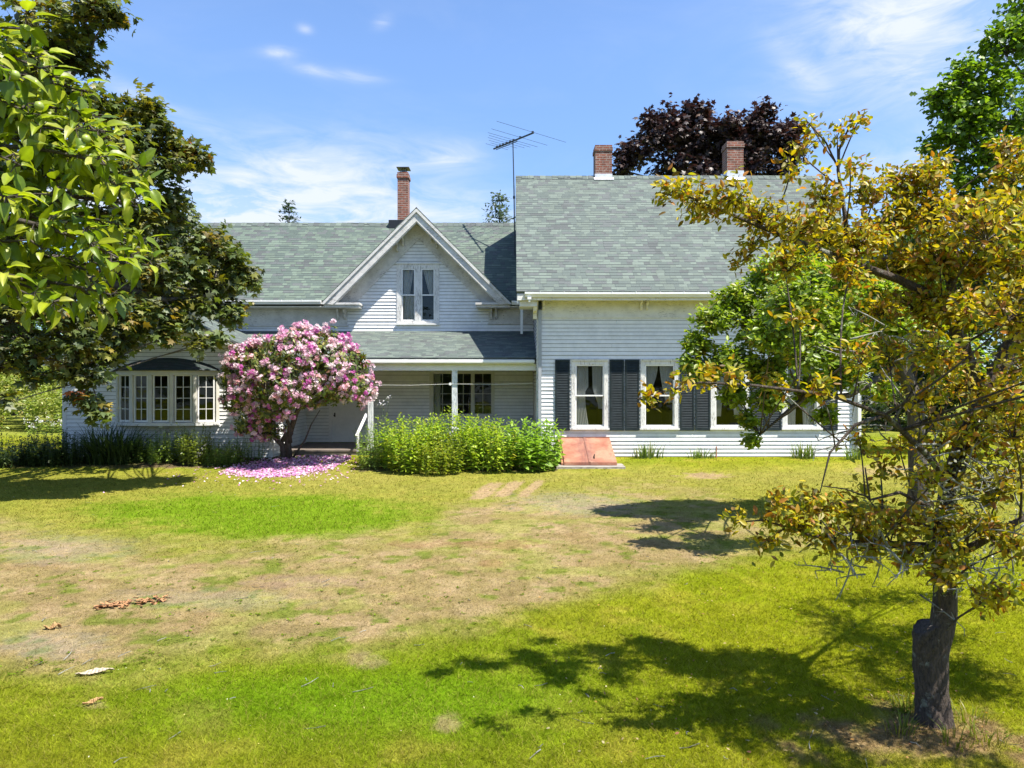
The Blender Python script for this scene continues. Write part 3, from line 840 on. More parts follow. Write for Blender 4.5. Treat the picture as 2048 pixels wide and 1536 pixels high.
def casing(x0, x1, z0, z1, gx0, gx1, gz0, gz1, y, parent, name, mat, d=0.035, sill=True, head=True):
    mb = MB(); yb = y + 0.05
    mb.box(x0, gx0, y - d, yb, z0, z1); mb.box(gx1, x1, y - d, yb, z0, z1)
    mb.box(gx0, gx1, y - d + 0.003, yb, gz1, z1); mb.box(gx0, gx1, y - d + 0.003, yb, z0, gz0)
    o = mb.build(name, M[mat], parent)
    if sill:
        mb = MB(); mb.box(x0 - 0.03, x1 + 0.03, y - d - 0.045, y - d - 0.002, z0 + 0.01, z0 + 0.055); mb.build('sill', M[mat], o)
    if head:
        mb = MB(); mb.box(x0 - 0.015, x1 + 0.015, y - d - 0.03, y - d - 0.001, z1 - 0.02, z1 + 0.018); mb.build('head_moulding', M[mat], o)
    return o

def double_hung(x0, x1, z0, z1, y, parent, zmid=None):
    zmid = zmid or (z0 + z1) / 2 + 0.01
    for (a, b_, yy) in ((zmid - 0.02, z1, y), (z0, zmid + 0.02, y + 0.035)):
        mb = MB(); sashbox(mb, x0, x1, a, b_, yy - 0.035 + 0.02, 0.034, 0.03)
        mb.build('sash', M['sash'], parent)
        mb = MB(); mb.face([(x0 + 0.03, yy + 0.002, a + 0.03), (x1 - 0.03, yy + 0.002, a + 0.03), (x1 - 0.03, yy + 0.002, b_ - 0.03), (x0 + 0.03, yy + 0.002, b_ - 0.03)])
        mb.build('pane', M['glass'], parent)

for i, (c0, c1, g0, g1_) in enumerate(wins):
    wo_ = casing(c0, c1, WZ0, WZ1, g0 - 0.02, g1_ + 0.02, GZ0 - 0.02, GZ1 + 0.02, ZF, H, 'window', 'worn_up')
    double_hung(g0 - 0.02, g1_ + 0.02, GZ0 - 0.02, GZ1 + 0.02, ZF + 0.0, wo_, z19(791))
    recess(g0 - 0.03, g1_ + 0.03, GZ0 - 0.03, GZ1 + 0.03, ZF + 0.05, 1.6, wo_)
    if i == 0:
        sh = [lambda f: (0, 0.46 - 0.12 * math.sin(f * 3.1) * (f > 0.4) + 0.02 * f), lambda f: (0.60 + 0.05 * f + 0.18 * sstep(0.5, 0.95, f), 1.0)]
    else:
        k_ = (0, .30, .24, .12)[i]; sh = [lambda f, k_=k_: (0, 0.47 - k_ * f + .03 * math.sin(f * 6)), lambda f, k_=k_: (0.52 + k_ * .8 * f ** 1.4, 1.0)]
    for q, s in enumerate(sh):
        zb_ = GZ0 if i == 0 or i == 3 else GZ1 - (GZ1 - GZ0) * (0.62 if i == 1 else .85)
        if i == 0 and q == 1: zb_ = GZ0 + 0.45
        drape(g0, g1_, zb_, GZ1, ZF + 0.09, s).build('curtain', M['lace'], wo_, True)

def shutter(x0, x1, z0, z1, y, parent):
    mb = MB(); w_ = 0.045; d = 0.032
    mb.box(x0, x0 + w_, y - d, y, z0, z1); mb.box(x1 - w_, x1, y - d, y, z0, z1)
    zm = z0 + (z1 - z0) * 0.03
    for a, b_ in ((z0, z0 + 0.075), (z1 - 0.055, z1)): mb.box(x0 + w_, x1 - w_, y - d + 0.002, y, a, b_)
    o = mb.build('shutter', M['shutter'], parent)
    mb = MB(); n = 40; a = z0 + 0.08; hgt = (z1 - 0.06 - a) / n
    for k in range(n):
        z = a + k * hgt
        p = [(x0 + w_, y - d + 0.004, z + hgt * 0.15), (x1 - w_, y - d + 0.004, z + hgt * 0.15), (x1 - w_, y - 0.006, z + hgt * 1.05), (x0 + w_, y - 0.006, z + hgt * 1.05)]
        mb.face(p); mb.face([(p[0][0], p[0][1], z), (p[1][0], p[1][1], z), p[1], p[0]])
    mb.box(x0 + w_, x1 - w_, y - 0.005, y - 0.001, z0 + 0.07, z1 - 0.05)
    mb.build('louvre_panel', M['shutter'], o)
    return o
for a, b_ in ((1110, 1139.5), (1218.7, 1247.6), (1249.4, 1278.4), (1359, 1387.8), (1390, 1419.5), (1500, 1530), (1532, 1561.5), (1645, 1674)):
    shutter(m19(a), m19(b_), z19(861), z19(719.5), ZF - 0.02, H)

# ---- chimneys
def chimney(x0, x1, y0, y1, z0, z1, parent, corbel=0.0, flash=True):
    mb = MB(); mb.box(x0, x1, y0, y1, z0, z1 - 0.13)
    c = corbel
    mb.box(x0 - c, x1 + c, y0 - c, y1 + c, z1 - 0.13, z1 - 0.02)
    mb.box(x0 - c * 0.3, x1 + c * 0.3, y0 - c * 0.3, y1 + c * 0.3, z1 - 0.02, z1 + 0.06)
    o = mb.build('chimney', M['brick'], parent)
    return o
for x0, x1, zt in ((2.66, 3.19, 9.52), (6.87, 7.39, 9.64)):
    c_ = chimney(x0, x1, 22.66, 23.20, 8.0, zt, H, 0.025)
    mb = MB(); fh = 8.66 if x0 < 5 else 8.76; mb.box(x0 - 0.012, x1 + 0.012, 22.648, 23.212, 8.2, fh); mb.face([(x0 - 0.05, 22.54, 8.445), (x1 + 0.05, 22.54, 8.445), (x1 + 0.05, 22.65, 8.545), (x0 - 0.05, 22.65, 8.545)])
    mb.build('flashing', M['lead'], c_)

# ---- wing behind the porch, with the cross gable
WY = 22.0; wx = lambda px: (px - 1024) * WY / F; wz = lambda py: CAMZ - (py - 768) * WY / F
WL, WRr = -11.4, 0.66
GX, GA = -2.88, 7.28           # gable ridge
gwin = (wx(793.5), wx(878.8), wz(650), wz(528)); gl2 = [(wx(804.6), wx(829)), (wx(843.6), wx(868))]; ggz = (wz(640), wz(539))
pw = (wx(859), wx(989), wz(833), wz(737.5)); plight = [(wx(866.5), wx(903.5)), (wx(910.5), wx(942.5)), (wx(948.5), wx(983))]; pgz = (wz(828), wz(747))
door = (-5.56, -4.70, 0.15, 2.12)
mb = MB()
ops = [(min(a for a, _ in gl2) - 0.02, max(b_ for _, b_ in gl2) + 0.02, ggz[0] - 0.02, ggz[1] + 0.02), (plight[0][0] - 0.02, plight[-1][1] + 0.02, pgz[0] - 0.02, pgz[1] + 0.02)]
clap(mb, (0, WY), (1, 0), (0, -1), 0.15, 4.30, lambda z: (WL, WRr), ops + [(door[0], door[1], door[2], door[3])], seed=8)
clap(mb, (0, WY), (1, 0), (0, -1), 4.30, 6.5, lambda z: (GX - (6.5 - z), GX + (6.5 - z)), ops, seed=9)
for xw, nd in ((WL, -1),):
    def wr(z):
        if z < 4.3: return (WY, 27.0)
        k = (z - 4.3) / 3.0; return (WY + 2.5 * k, 27.0 - 2.5 * k)
    clap(mb, (xw, 0), (0, 1), (nd, 0), 0.02, 7.2, wr, seed=10)
clap(mb, (0, 27.0), (1, 0), (0, 1), 0.02, 4.3, lambda z: (WL, WRr), seed=12)
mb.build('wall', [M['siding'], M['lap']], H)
mb = MB()
RZ, RY = 7.5, 24.5
fz = lambda y: 4.48 + (y - 21.45) * (RZ - 4.48) / (RY - 21.45)
gyb = 21.45 + (GA - 4.48) * (RY - 21.45) / (RZ - 4.48) + 0.02
roof_plane(mb, [(-12.4, 21.45, 4.48), (GX - (GA - 4.44) + 0.02, 21.45, 4.48), (GX, gyb, fz(gyb)), (GX, RY, RZ), (-12.4, RY, RZ)], (1, 0, 0), 0.06)
roof_plane(mb, [(GX + (GA - 4.44) - 0.02, 21.45, 4.48), (0.66, 21.45, 4.48), (0.66, RY, RZ), (GX, RY, RZ), (GX, gyb, fz(gyb))], (1, 0, 0), 0.06)
roof_plane(mb, [(0.66, 27.55, 4.48), (-12.4, 27.55, 4.48), (-12.4, RY, RZ - 0.004), (0.66, RY, RZ - 0.004)], (1, 0, 0), 0.06)
wroof = mb.build('roof', M['shingle_far'], H)
ridge_caps(-12.4, 0.10, RY, RZ, 0.19, 0.98, wroof, 5)
yb = RY - (RZ - GA)
mb = MB()
foot = 4.44; hx = GA - foot
roof_plane(mb, [(GX, 21.38, GA), (GX, yb + 0.03, GA), (GX - hx, 21.45, foot), (GX - hx, 21.38, foot)], (0, 1, 0), 0.05)
roof_plane(mb, [(GX, 21.38, GA - 0.002), (GX + hx, 21.38, foot), (GX + hx, 21.45, foot), (GX, yb + 0.03, GA - 0.002)], (0, 1, 0), 0.05)
mb.build('gable_roof', M['shingle_far'], H)
# gable rake boards (fascia + crown), soffit, frieze
for s in (-1, 1):
    L_ = lambda v, dz, y: (GX + s * v, y, GA - v + dz)
    mb = MB()
    mb.prism([L_(0, -0.055, 21.40), L_(hx, -0.055, 21.40), L_(hx - 0.32, -0.42, 21.40), L_(0, -0.42, 21.40)], (0, 0.03, 0))
    mb.prism([L_(0, -0.38, 21.432), L_(hx - 0.33, -0.38, 21.432), L_(hx - 0.40, -0.46, 21.432), L_(0, -0.46, 21.432)], (0, 0.05, 0))
    mb.prism([L_(0, -0.05, 21.355), L_(hx + 0.03, -0.05, 21.355), L_(hx - 0.06, -0.15, 21.355), L_(0, -0.15, 21.355)], (0, 0.042, 0))
    mb.build('rake_board', M['weathered'], H)
    mb = MB(); mb.prism([L_(0, -0.265, 21.432), L_(hx - 0.17, -0.265, 21.432), L_(hx - 0.17, -0.265, 21.99), L_(0, -0.265, 21.99)], (0, 0, -0.02)); mb.build('soffit', M['weathered'], H)
    mb = MB(); mb.prism([L_(0, -0.29, WY - 0.04), L_(hx - 0.20, -0.29, WY - 0.04), L_(hx - 0.74, -0.84, WY - 0.04), L_(0, -0.84, WY - 0.04)], (0, 0.05, 0)); mb.build('frieze_board', M['weathered'], H)
    mb = MB(); mb.prism([L_(0, -0.78, WY - 0.062), L_(hx - 0.66, -0.78, WY - 0.062), L_(hx - 0.74, -0.86, WY - 0.062), L_(0, -0.86, WY - 0.062)], (0, 0.021, 0)); mb.build('moulding', M['weathered'], H)
for px, py in ((795, 497), (806.5, 486), (862, 476), (873, 487)):
    x = sx(px, 21.9); v = abs(x - GX); bracket(x, WY - 0.042, GA - v - 0.29, H, 0.055, 0.2, 0.30, 'weathered')
# cornice returns
mb = MB()
for xa, xb in ((sx(648, 21.5), sx(718, 21.5)), (sx(953, 21.5), sx(1020, 21.5))):
    mb = MB(); mb.box(xa, xb, 21.47, WY - 0.03, 4.27, 4.345); mb.box(xa - 0.03, xb + 0.03, 21.42, WY - 0.02, 4.348, 4.41); mb.build('cornice_return', M['weathered'], H)
for px in (675, 689, 982, 992): bracket(sx(px, 21.85), WY - 0.035, 4.268, H, 0.06, 0.22, 0.32, 'weathered')
mb = MB(); mb.box(WL, wx(695), WY - 0.035, WY + 0.01, 3.79, 4.26); mb.box(WL, wx(697), WY - 0.05, WY + 0.012, 3.74, 3.787); mb.build('frieze_board', M['weathered'], H)
mb = MB(); mb.box(wx(977), 0.64, WY - 0.035, WY + 0.01, 3.84, 4.26); mb.box(wx(975), 0.642, WY - 0.045, WY + 0.012, 3.80, 3.838); mb.build('frieze_board', M['weathered'], H)
mb = MB(); mb.box(-12.3, GX - hx + 0.25, 21.5, WY + 0.02, 4.29, 4.31); mb.build('soffit', M['trim'], H)
mb = MB(); mb.box(GX + hx - 0.25, 0.64, 21.5, WY + 0.02, 4.29, 4.31); mb.build('soffit', M['trim'], H)
gutter(-12.3, sx(642, 21.4), 21.46, 4.36, H, 0.115)
g2 = gutter(sx(1022, 21.4) + 0.02, 0.33, 21.46, 4.34, H, 0.115)
downspout([(0.29, 21.40, 3.46), (0.29, 21.40, 4.36)], H, 'gutter', 0.075, 0.06)
# gable window (pair of double-hung lights)
go_ = MB()
x0, x1, z0_, z1_ = gwin
go_.box(x0, gl2[0][0] - 0.02, WY - 0.035, WY + 0.05, z0_, z1_); go_.box(gl2[1][1] + 0.02, x1, WY - 0.035, WY + 0.05, z0_, z1_)
go_.box(gl2[0][1] + 0.02, gl2[1][0] - 0.02, WY - 0.033, WY + 0.05, z0_, z1_)
for a, b_ in gl2:
    go_.box(a - 0.02, b_ + 0.02, WY - 0.030, WY + 0.05, z0_, ggz[0] - 0.02); go_.box(a - 0.02, b_ + 0.02, WY - 0.030, WY + 0.05, ggz[1] + 0.02, z1_)
gwo = go_.build('window', M['worn_up'], H)
mb = MB(); mb.box(x0 - 0.02, x1 + 0.02, WY - 0.08, WY - 0.037, z0_ + 0.0, z0_ + 0.05); mb.build('sill', M['worn'], gwo)
mb = MB(); mb.box(x0 - 0.02, x1 + 0.02, WY - 0.07, WY - 0.037, z1_ - 0.005, z1_ + 0.03); mb.build('head_moulding', M['worn'], gwo)
for k, (a, b_) in enumerate(gl2):
    double_hung(a - 0.02, b_ + 0.02, ggz[0] - 0.02, ggz[1] + 0.02, WY, gwo, wz(590))
    s = (lambda f: (0, 0.55 + 0.35 * (1 - f))) if k == 0 else (lambda f: (0.05 + 0.55 * f, 1.0))
    drape(a, b_, wz(590), ggz[1], WY + 0.14, s, 4).build('curtain', M['lace'], gwo, True)
    if k == 0: drape(a, b_, ggz[0], wz(588), WY + 0.16, lambda f: (0, 1), 5).build('curtain', M['lace'], gwo, True)
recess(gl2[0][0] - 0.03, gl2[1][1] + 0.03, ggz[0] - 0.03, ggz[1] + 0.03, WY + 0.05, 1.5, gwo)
# porch window: three casements of eight panes
mb = MB(); x0, x1, z0_, z1_ = pw
mb.box(x0, plight[0][0] - 0.02, WY - 0.035, WY + 0.05, z0_, z1_); mb.box(plight[2][1] + 0.02, x1, WY - 0.035, WY + 0.05, z0_, z1_)
for (a, b_), (c, d) in zip(plight[:-1], plight[1:]): mb.box(b_ + 0.02, c - 0.02, WY - 0.033, WY + 0.05, z0_, z1_)
for a, b_ in plight:
    mb.box(a - 0.02, b_ + 0.02, WY - 0.030, WY + 0.05, z0_, pgz[0] - 0.02); mb.box(a - 0.02, b_ + 0.02, WY - 0.030, WY + 0.05, pgz[1] + 0.02, z1_)
pwo = mb.build('window', M['cream'], H)
mb = MB(); mb.box(x0 - 0.02, x1 + 0.02, WY - 0.075, WY - 0.037, z0_ + 0.0, z0_ + 0.045); mb.build('sill', M['cream'], pwo)
def lights(x0, x1, z0, z1, y, parent, cols=2, rws=4, mat='cream'):
    mb = MB(); sashbox(mb, x0, x1, z0, z1, y - 0.012, 0.03, 0.03)
    for i in range(1, cols):
        x = x0 + (x1 - x0) * i / cols; mb.box(x - 0.007, x + 0.007, y - 0.010, y + 0.008, z0 + 0.03, z1 - 0.03)
    for j in range(1, rws):
        z = z0 + (z1 - z0) * j / rws; mb.box(x0 + 0.03, x1 - 0.03, y - 0.008, y + 0.006, z - 0.007, z + 0.007)
    mb.build('sash', M[mat], parent)
    mb = MB(); mb.face([(x0 + 0.02, y + 0.012, z0 + 0.02), (x1 - 0.02, y + 0.012, z0 + 0.02), (x1 - 0.02, y + 0.012, z1 - 0.02), (x0 + 0.02, y + 0.012, z1 - 0.02)]); mb.build('pane', M['glass'], parent)
for a, b_ in plight: lights(a - 0.02, b_ + 0.02, pgz[0] - 0.02, pgz[1] + 0.02, WY, pwo)
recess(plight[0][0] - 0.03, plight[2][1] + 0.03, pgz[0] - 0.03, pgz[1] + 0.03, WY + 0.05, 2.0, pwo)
a, b_ = plight[0]; drape(a, b_, pgz[0], pgz[1], WY + 0.15, lambda f: (0, 0.36), 3).build('curtain', M['lace'], pwo, True)
# porch door
mb = MB(); dx0, dx1, dz0, dz1 = door
mb.box(dx0, dx1, WY + 0.0, WY + 0.045, dz0, dz1)
for (a, b_, c, d) in ((0.12, 0.46, 0.10, 0.45), (0.54, 0.88, 0.10, 0.45), (0.12, 0.46, 0.52, 0.93), (0.54, 0.88, 0.52, 0.93)):
    xa, xb = dx0 + (dx1 - dx0) * a, dx0 + (dx1 - dx0) * b_; za, zb_ = dz0 + (dz1 - dz0) * c, dz0 + (dz1 - dz0) * d
    sashbox(mb, xa, xb, za, zb_, WY - 0.012, 0.025, 0.012); mb.box(xa + 0.06, xb - 0.06, WY - 0.009, WY, za + 0.06, zb_ - 0.06)
do = mb.build('door', M['trim'], H)
mb = MB(); mb.tube([(dx0 + 0.07, WY - 0.0, 0.98), (dx0 + 0.07, WY - 0.04, 0.98), (dx0 + 0.07, WY - 0.06, 0.98), (dx0 + 0.07, WY - 0.09, 0.98)], [0.012, 0.012, 0.03, 0.018], 8); mb.box(dx0 + 0.05, dx0 + 0.09, WY - 0.006, WY, 0.93, 1.06); mb.build('handle', M['black'], do)
mb = MB(); mb.box(dx0 - 0.11, dx0, WY - 0.035, WY + 0.04, 0.15, 2.2); mb.box(dx1, dx1 + 0.11, WY - 0.035, WY + 0.04, 0.15, 2.2); mb.box(dx0, dx1, WY - 0.033, WY + 0.04, 2.12, 2.2); mb.build('door_frame', M['trim'], do)
# wing chimney with metal cap
c_ = chimney(sx(795, 24.3), sx(795, 24.3) + 0.355, 24.3, 24.75, 7.0, 9.14, H, 0.03)
xc = sx(795, 24.3)
mb = MB(); mb.box(xc + 0.05, xc + 0.305, 24.37, 24.68, 9.20, 9.235)
for a in (0.09, 0.265):
    for y in (24.41, 24.64): mb.box(xc + a - 0.012, xc + a + 0.012, y - 0.012, y + 0.012, 9.235, 9.37)
mb.tube([(xc + 0.177, 24.525, 9.2), (xc + 0.177, 24.525, 9.33)], 0.08, 12)
mb.prism([(xc - 0.04, 24.28, 9.37), (xc + 0.395, 24.28, 9.37), (xc + 0.395, 24.77, 9.37), (xc - 0.04, 24.77, 9.37)], (0, 0, 0.012))
mb.prism([(xc - 0.02, 24.3, 9.383), (xc + 0.375, 24.3, 9.383), (xc + 0.177, 24.52, 9.43)], (0, 0.3, 0))
mb.build('chimney_cap', M['metal'], c_)
mb = MB(); mb.box(xc - 0.30, xc + 0.42, 24.26, 24.8, 7.2, 7.56); mb.build('flashing', M['black'], c_)

# ---- porch
mb = MB(); roof_plane(mb, [(0.655, 19.25, 2.665), (0.655, 22.0, 3.595), (-8.4, 22.0, 3.595), (-6.3, 19.25, 2.665)], (1, 0, 0), 0.04); mb.build('porch_roof', M['shingle'], H)
mb = MB(); mb.box(-6.25, 0.60, 19.262, 19.30, 2.50, 2.615); mb.build('fascia', M['trim'], H)
mb = MB(); mb.box(-6.25, 0.62, 19.215, 19.26, 2.53, 2.60); mb.build('gutter', M['gutter'], H)
mb = MB(); mb.box(-6.35, 0.655, 19.40, 19.55, 2.32, 2.50); mb.build('porch_beam', M['trim'], H)
mb = MB(); mb.box(-6.35, 0.655, 19.302, 19.398, 2.485, 2.50); mb.box(-6.35, 0.655, 19.552, 21.97, 2.485, 2.50); mb.build('porch_ceiling', M['trim'], H)
for px0, px1 in ((736, 745), (904, 914.5)):
    xa, xb = sx(px0, 19.42), sx(px1, 19.42)
    mb = MB(); mb.box(xa, xb, 19.41, 19.41 + 0.14, 0.14, 2.318)
    po = mb.build('porch_column', M['blue_post'], H)
    mb = MB(); mb.box(xa - 0.02, xb + 0.02, 19.39, 19.57, 0.142, 0.26); mb.build('column_base', M['blue_post'], po)
mb = MB()
for i in range(24):
    ya = 19.46 + i * 0.105; mb.box(-6.36, 0.655, ya, ya + 0.1, 0.10, 0.14 - 0.002 * (i % 3))
mb.box(-6.36, 0.655, 19.48, 19.52, -0.15, 0.098)
mb.build('porch_floor', M['porch_wood'], H)
mb = MB(); mb.box(sx(612, 19.1), sx(690, 19.1), 19.02, 19.36, 0.0, 0.045); mb.box(sx(612, 19.1), sx(690, 19.1), 19.06, 19.10, -0.15, -0.002); mb.build('porch_step', M['porch_wood'], H)
mb = MB(); mb.beam(W(734, 826, 19.5), W(713, 872, 18.9), 0.06, 0.045); mb.beam(W(716, 866, 18.92), W(716, 905, 18.92) , 0.05, 0.045, (0, 1, 0)); mb.build('handrail', M['sash'], H)
mb = MB(); mb.box(wx(1056), wx(1057.5), WY - 0.05, WY - 0.02, wz(840), wz(829)); mb.box(wx(1058), wx(1066), WY - 0.06, WY - 0.02, wz(839), wz(831)); mb.build('wall_vent', M['pipe'], H)

# ---- bay wing on the left
BY = 18.9; bx = lambda px: (px - 1024) * BY / F
BL, BR = -11.94, -6.38; AX, AZ, SL = -9.25, 3.98, 0.45
mb = MB()
def gab(z):
    if z < 2.55: return (BL, BR)
    return (max(BL, AX - (AZ - 0.2 - z) / SL), min(BR, AX + (AZ - 0.2 - z) / SL))
bw = (bx(237) + 0.05, bx(435) - 0.05, 0.95, 2.25)
clap(mb, (0, BY), (1, 0), (0, -1), -0.12, 3.75, gab, [bw], seed=21)
clap(mb, (BR, 0), (0, 1), (1, 0), -0.05, 2.5, lambda z: (BY, WY), seed=22)
clap(mb, (BL, 0), (0, 1), (-1, 0), -0.05, 2.5, lambda z: (BY, WY), seed=23)
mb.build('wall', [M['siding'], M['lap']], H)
mb = MB()
for s in (-1, 1):
    e_ = 3.22 if s > 0 else 3.05
    roof_plane(mb, [(AX, 18.55, AZ - (0.002 if s > 0 else 0)), (AX + s * e_, 18.55, AZ - SL * e_), (AX + s * e_, 22.0, AZ - SL * e_), (AX, 22.0, AZ - (0.002 if s > 0 else 0))], (0, 1, 0), 0.05)
mb.build('roof', M['shingle'], H)
for s in (-1, 1):
    e_ = 3.20 if s > 0 else 3.03
    mb = MB(); mb.prism([(AX, 18.57, AZ - 0.06), (AX + s * e_, 18.57, AZ - 0.06 - SL * e_), (AX + s * e_, 18.57, AZ - 0.20 - SL * e_), (AX, 18.57, AZ - 0.20)], (0, 0.03, 0)); mb.build('rake_board', M['worn'], H)
    mb = MB(); mb.prism([(AX, 18.602, AZ - 0.17), (AX + s * e_, 18.602, AZ - 0.17 - SL * e_), (AX + s * e_, BY + 0.02, AZ - 0.17 - SL * e_), (AX, BY + 0.02, AZ - 0.17)], (0, 0, -0.015)); mb.build('soffit', M['trim'], H)
for xa, xb in ((BL - 0.02, BL + 0.09), (BR - 0.09, BR + 0.02)):
    mb = MB(); mb.box(xa, xb, BY - 0.022, BY + 0.09, -0.12, 2.5); mb.build('corner_board', M['trim'], H)
# bow window: five lights on an arc
xa, xb = bx(237), bx(435); half = (xb - xa) / 2; cxm = (xa + xb) / 2; sag = 0.38
R_ = (half ** 2 + sag ** 2) / (2 * sag); th = math.asin(half / R_); cy = BY - sag + R_
ang = [-th + 2 * th * k / 5 for k in range(6)]
pt = lambda a, r=R_: np.array([cxm + r * math.sin(a), cy - r * math.cos(a)])
BZ0, BZ1 = 0.86, 2.30
lz0, lz1 = 1.0, 2.20
def slab(mb, r0, z0, z1, ext=0.0, n=15, ymax=None):
    ps = [(cxm - half - ext, BY)] + [tuple(pt(-th * 1.0 + 2 * th * k / n, r0)) for k in range(n + 1)] + [(cxm + half + ext, BY)]
    ps = [(x, min(y, BY - 0.003)) for x, y in ps]
    mb.prism([(x, y, z0) for x, y in ps], (0, 0, z1 - z0))
bow = None
mb = MB()
for k in range(6):
    p = pt(ang[k]); d_ = np.array([math.sin(ang[k]), -math.cos(ang[k])]); tt = np.array([math.cos(ang[k]), math.sin(ang[k])])
    hw = 0.058 if 0 < k < 5 else 0.05
    c = [p + d_ * i * 0.05 + tt * j * hw for i, j in ((0, -1), (1, -0.8), (1, 0.8), (0, 1))]
    mb.prism([(q[0], min(q[1], BY - 0.001), BZ0 + 0.08) for q in c][::-1], (0, 0, BZ1 - BZ0 - 0.2))
slab(mb, R_ + 0.055, BZ1 - 0.115, BZ1, 0.03)
bow = mb.build('bow_window', M['cream'], H)
mb = MB(); slab(mb, R_ + 0.10, BZ0, BZ0 + 0.075, 0.08); mb.build('sill', M['worn'], bow)
for k in range(5):
    a0, a1 = ang[k], ang[k + 1]; p0, p1 = pt(a0), pt(a1); tt = unit(p1 - p0); nn = np.array([tt[1], -tt[0]])
    L_ = np.linalg.norm(p1 - p0); q0 = p0 + tt * 0.07; q1 = p1 - tt * 0.07; L2 = np.linalg.norm(q1 - q0)
    def bar(mb, u0, u1, z0, z1, off, d):
        c = [q0 + tt * u0 + nn * off, q0 + tt * u1 + nn * off, q0 + tt * u1 + nn * (off - d), q0 + tt * u0 + nn * (off - d)]
        mb.prism([(x, y, z0) for x, y in c], (0, 0, z1 - z0))
    mb = MB()
    bar(mb, 0, 0.035, lz0 - 0.05, lz1, 0.02, 0.04); bar(mb, L2 - 0.035, L2, lz0 - 0.05, lz1, 0.02, 0.04)
    bar(mb, 0.035, L2 - 0.035, lz0 - 0.05, lz0, 0.019, 0.04); bar(mb, 0.035, L2 - 0.035, lz1 - 0.04, lz1, 0.019, 0.04)
    bar(mb, L2 / 2 - 0.007, L2 / 2 + 0.007, lz0, lz1 - 0.04, 0.012, 0.02)
    for j in (1, 2, 3):
        z = lz0 + (lz1 - 0.04 - lz0) * j / 4; bar(mb, 0.035, L2 - 0.035, z - 0.007, z + 0.007, 0.010, 0.016)
    mb.build('sash', M['sash'], bow)
    mb = MB(); c0, c1 = q0 + tt * 0.03, q1 - tt * 0.03
    mb.face([(c0[0], c0[1], lz0 - 0.01), (c1[0], c1[1], lz0 - 0.01), (c1[0], c1[1], lz1 - 0.03), (c0[0], c0[1], lz1 - 0.03)]); mb.build('pane', M['glass'], bow)
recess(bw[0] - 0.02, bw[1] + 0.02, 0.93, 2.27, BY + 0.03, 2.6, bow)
# shingled hood over the bow
mb = MB(); n = 20
base = [(cxm - half - 0.1, BY - 0.02)] + [tuple(pt(-th + 2 * th * k / n, R_ + 0.13)) for k in range(n + 1)] + [(cxm + half + 0.1, BY - 0.02)]
top = []
for k in range(len(base)):
    f = k / (len(base) - 1); top.append((cxm - half - 0.05 + (2 * half + 0.1) * f, BY - 0.012, BZ1 + 0.02 + 0.33 * max(0.0, 1 - (2 * f - 1) ** 2) ** 0.75))
for k in range(len(base) - 1):
    a, b_ = base[k], base[k + 1]
    mb.face([(a[0], a[1], BZ1 + 0.02), (b_[0], b_[1], BZ1 + 0.02), top[k + 1], top[k]], [(a[0], a[1]), (b_[0], b_[1]), (top[k + 1][0], a[1] + 0.55), (top[k][0], a[1] + 0.55)])
mb.prism([(x, y, BZ1 + 0.001) for x, y in base], (0, 0, 0.018))
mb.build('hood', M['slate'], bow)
mb = MB(); xk = bx(331)
mb.prism([(xk, BY - 0.02 + a, BZ0 - 0.002 + b_) for a, b_ in ((0, 0), (-0.34, 0), (-0.34, -0.05), (-0.22, -0.11), (-0.14, -0.24), (-0.05, -0.42), (0, -0.44))], (0.10, 0, 0)); mb.build('bracket', M['sash'], bow)

# ---- steel bulkhead over the cellar stair
bh = thing('cellar_bulkhead', 'rusty red steel cellar bulkhead with two sloping doors beside the leafy border', 'cellar hatch', (1.9, 18.3, 0.0))
x0, x1 = 1.225, 2.60; yt, yf = 18.93, 17.62; zt_, zf_ = 0.50, 0.0
mb = MB()
for xa, xb in ((x0, x0 + 0.05), (x1 - 0.05, x1)):
    mb.prism([(xa, yt, -0.16), (xa, yt, zt_ - 0.015), (xa, yf, zf_ - 0.015), (xa, yf, -0.16)], (xb - xa, 0, 0))
mb.box(x0 + 0.05, x1 - 0.05, yf, yf + 0.04, -0.16, zf_ - 0.02); mb.box(x0, x1, yt, yt + 0.04, -0.1, zt_ + 0.04)
mb.build('side_frame', M['rust'], bh)
xm = (x0 + x1) / 2 + 0.02
sl = (zt_ - zf_) / (yt - yf)
for xa, xb in ((x0 + 0.07, xm - 0.008), (xm + 0.008, x1 - 0.0)):
    mb = MB(); y0_, y1_ = yf - 0.03, yt - 0.02
    P = lambda x, y, d: (x, y, zf_ + (y - yf) * sl + d)
    mb.prism([P(xa, y0_, 0.0), P(xb, y0_, 0.0), P(xb, y1_, 0.0), P(xa, y1_, 0.0)], (0, 0, 0.02))
    mb.prism([P(xa, y0_, 0.0), P(xb, y0_, 0.0), P(xb, y0_, -0.05), P(xa, y0_, -0.05)], (0, -0.012, 0))
    d_ = mb.build('door', M['rust'], bh)
    if xa > x0 + 0.3:
        mb = MB(); mb.tube([P(xa + 0.12, 17.78, 0.02), P(xa + 0.12, 17.78, 0.06), P(xa + 0.14, 17.92, 0.06), P(xa + 0.14, 17.92, 0.02)], 0.013, 6); mb.build('handle', M['black'], d_)
    else:
        mb = MB(); mb.prism([P(xb - 0.02, y0_, 0.022), P(xb + 0.03, y0_, 0.022), P(xb + 0.03, y1_, 0.022), P(xb - 0.02, y1_, 0.022)], (0, 0, 0.012)); mb.build('centre_strip', M['rust'], d_)
mb = MB(); mb.box(x0 - 0.14, x1 + 0.17, 17.34, 17.6, -0.34, -0.07); mb.box(x0 - 0.14, x0 - 0.006, 17.602, 18.88, -0.34, -0.06); mb.box(x1 + 0.006, x1 + 0.17, 17.602, 18.88, -0.34, -0.06); mb.build('curb', M['concrete'], bh)

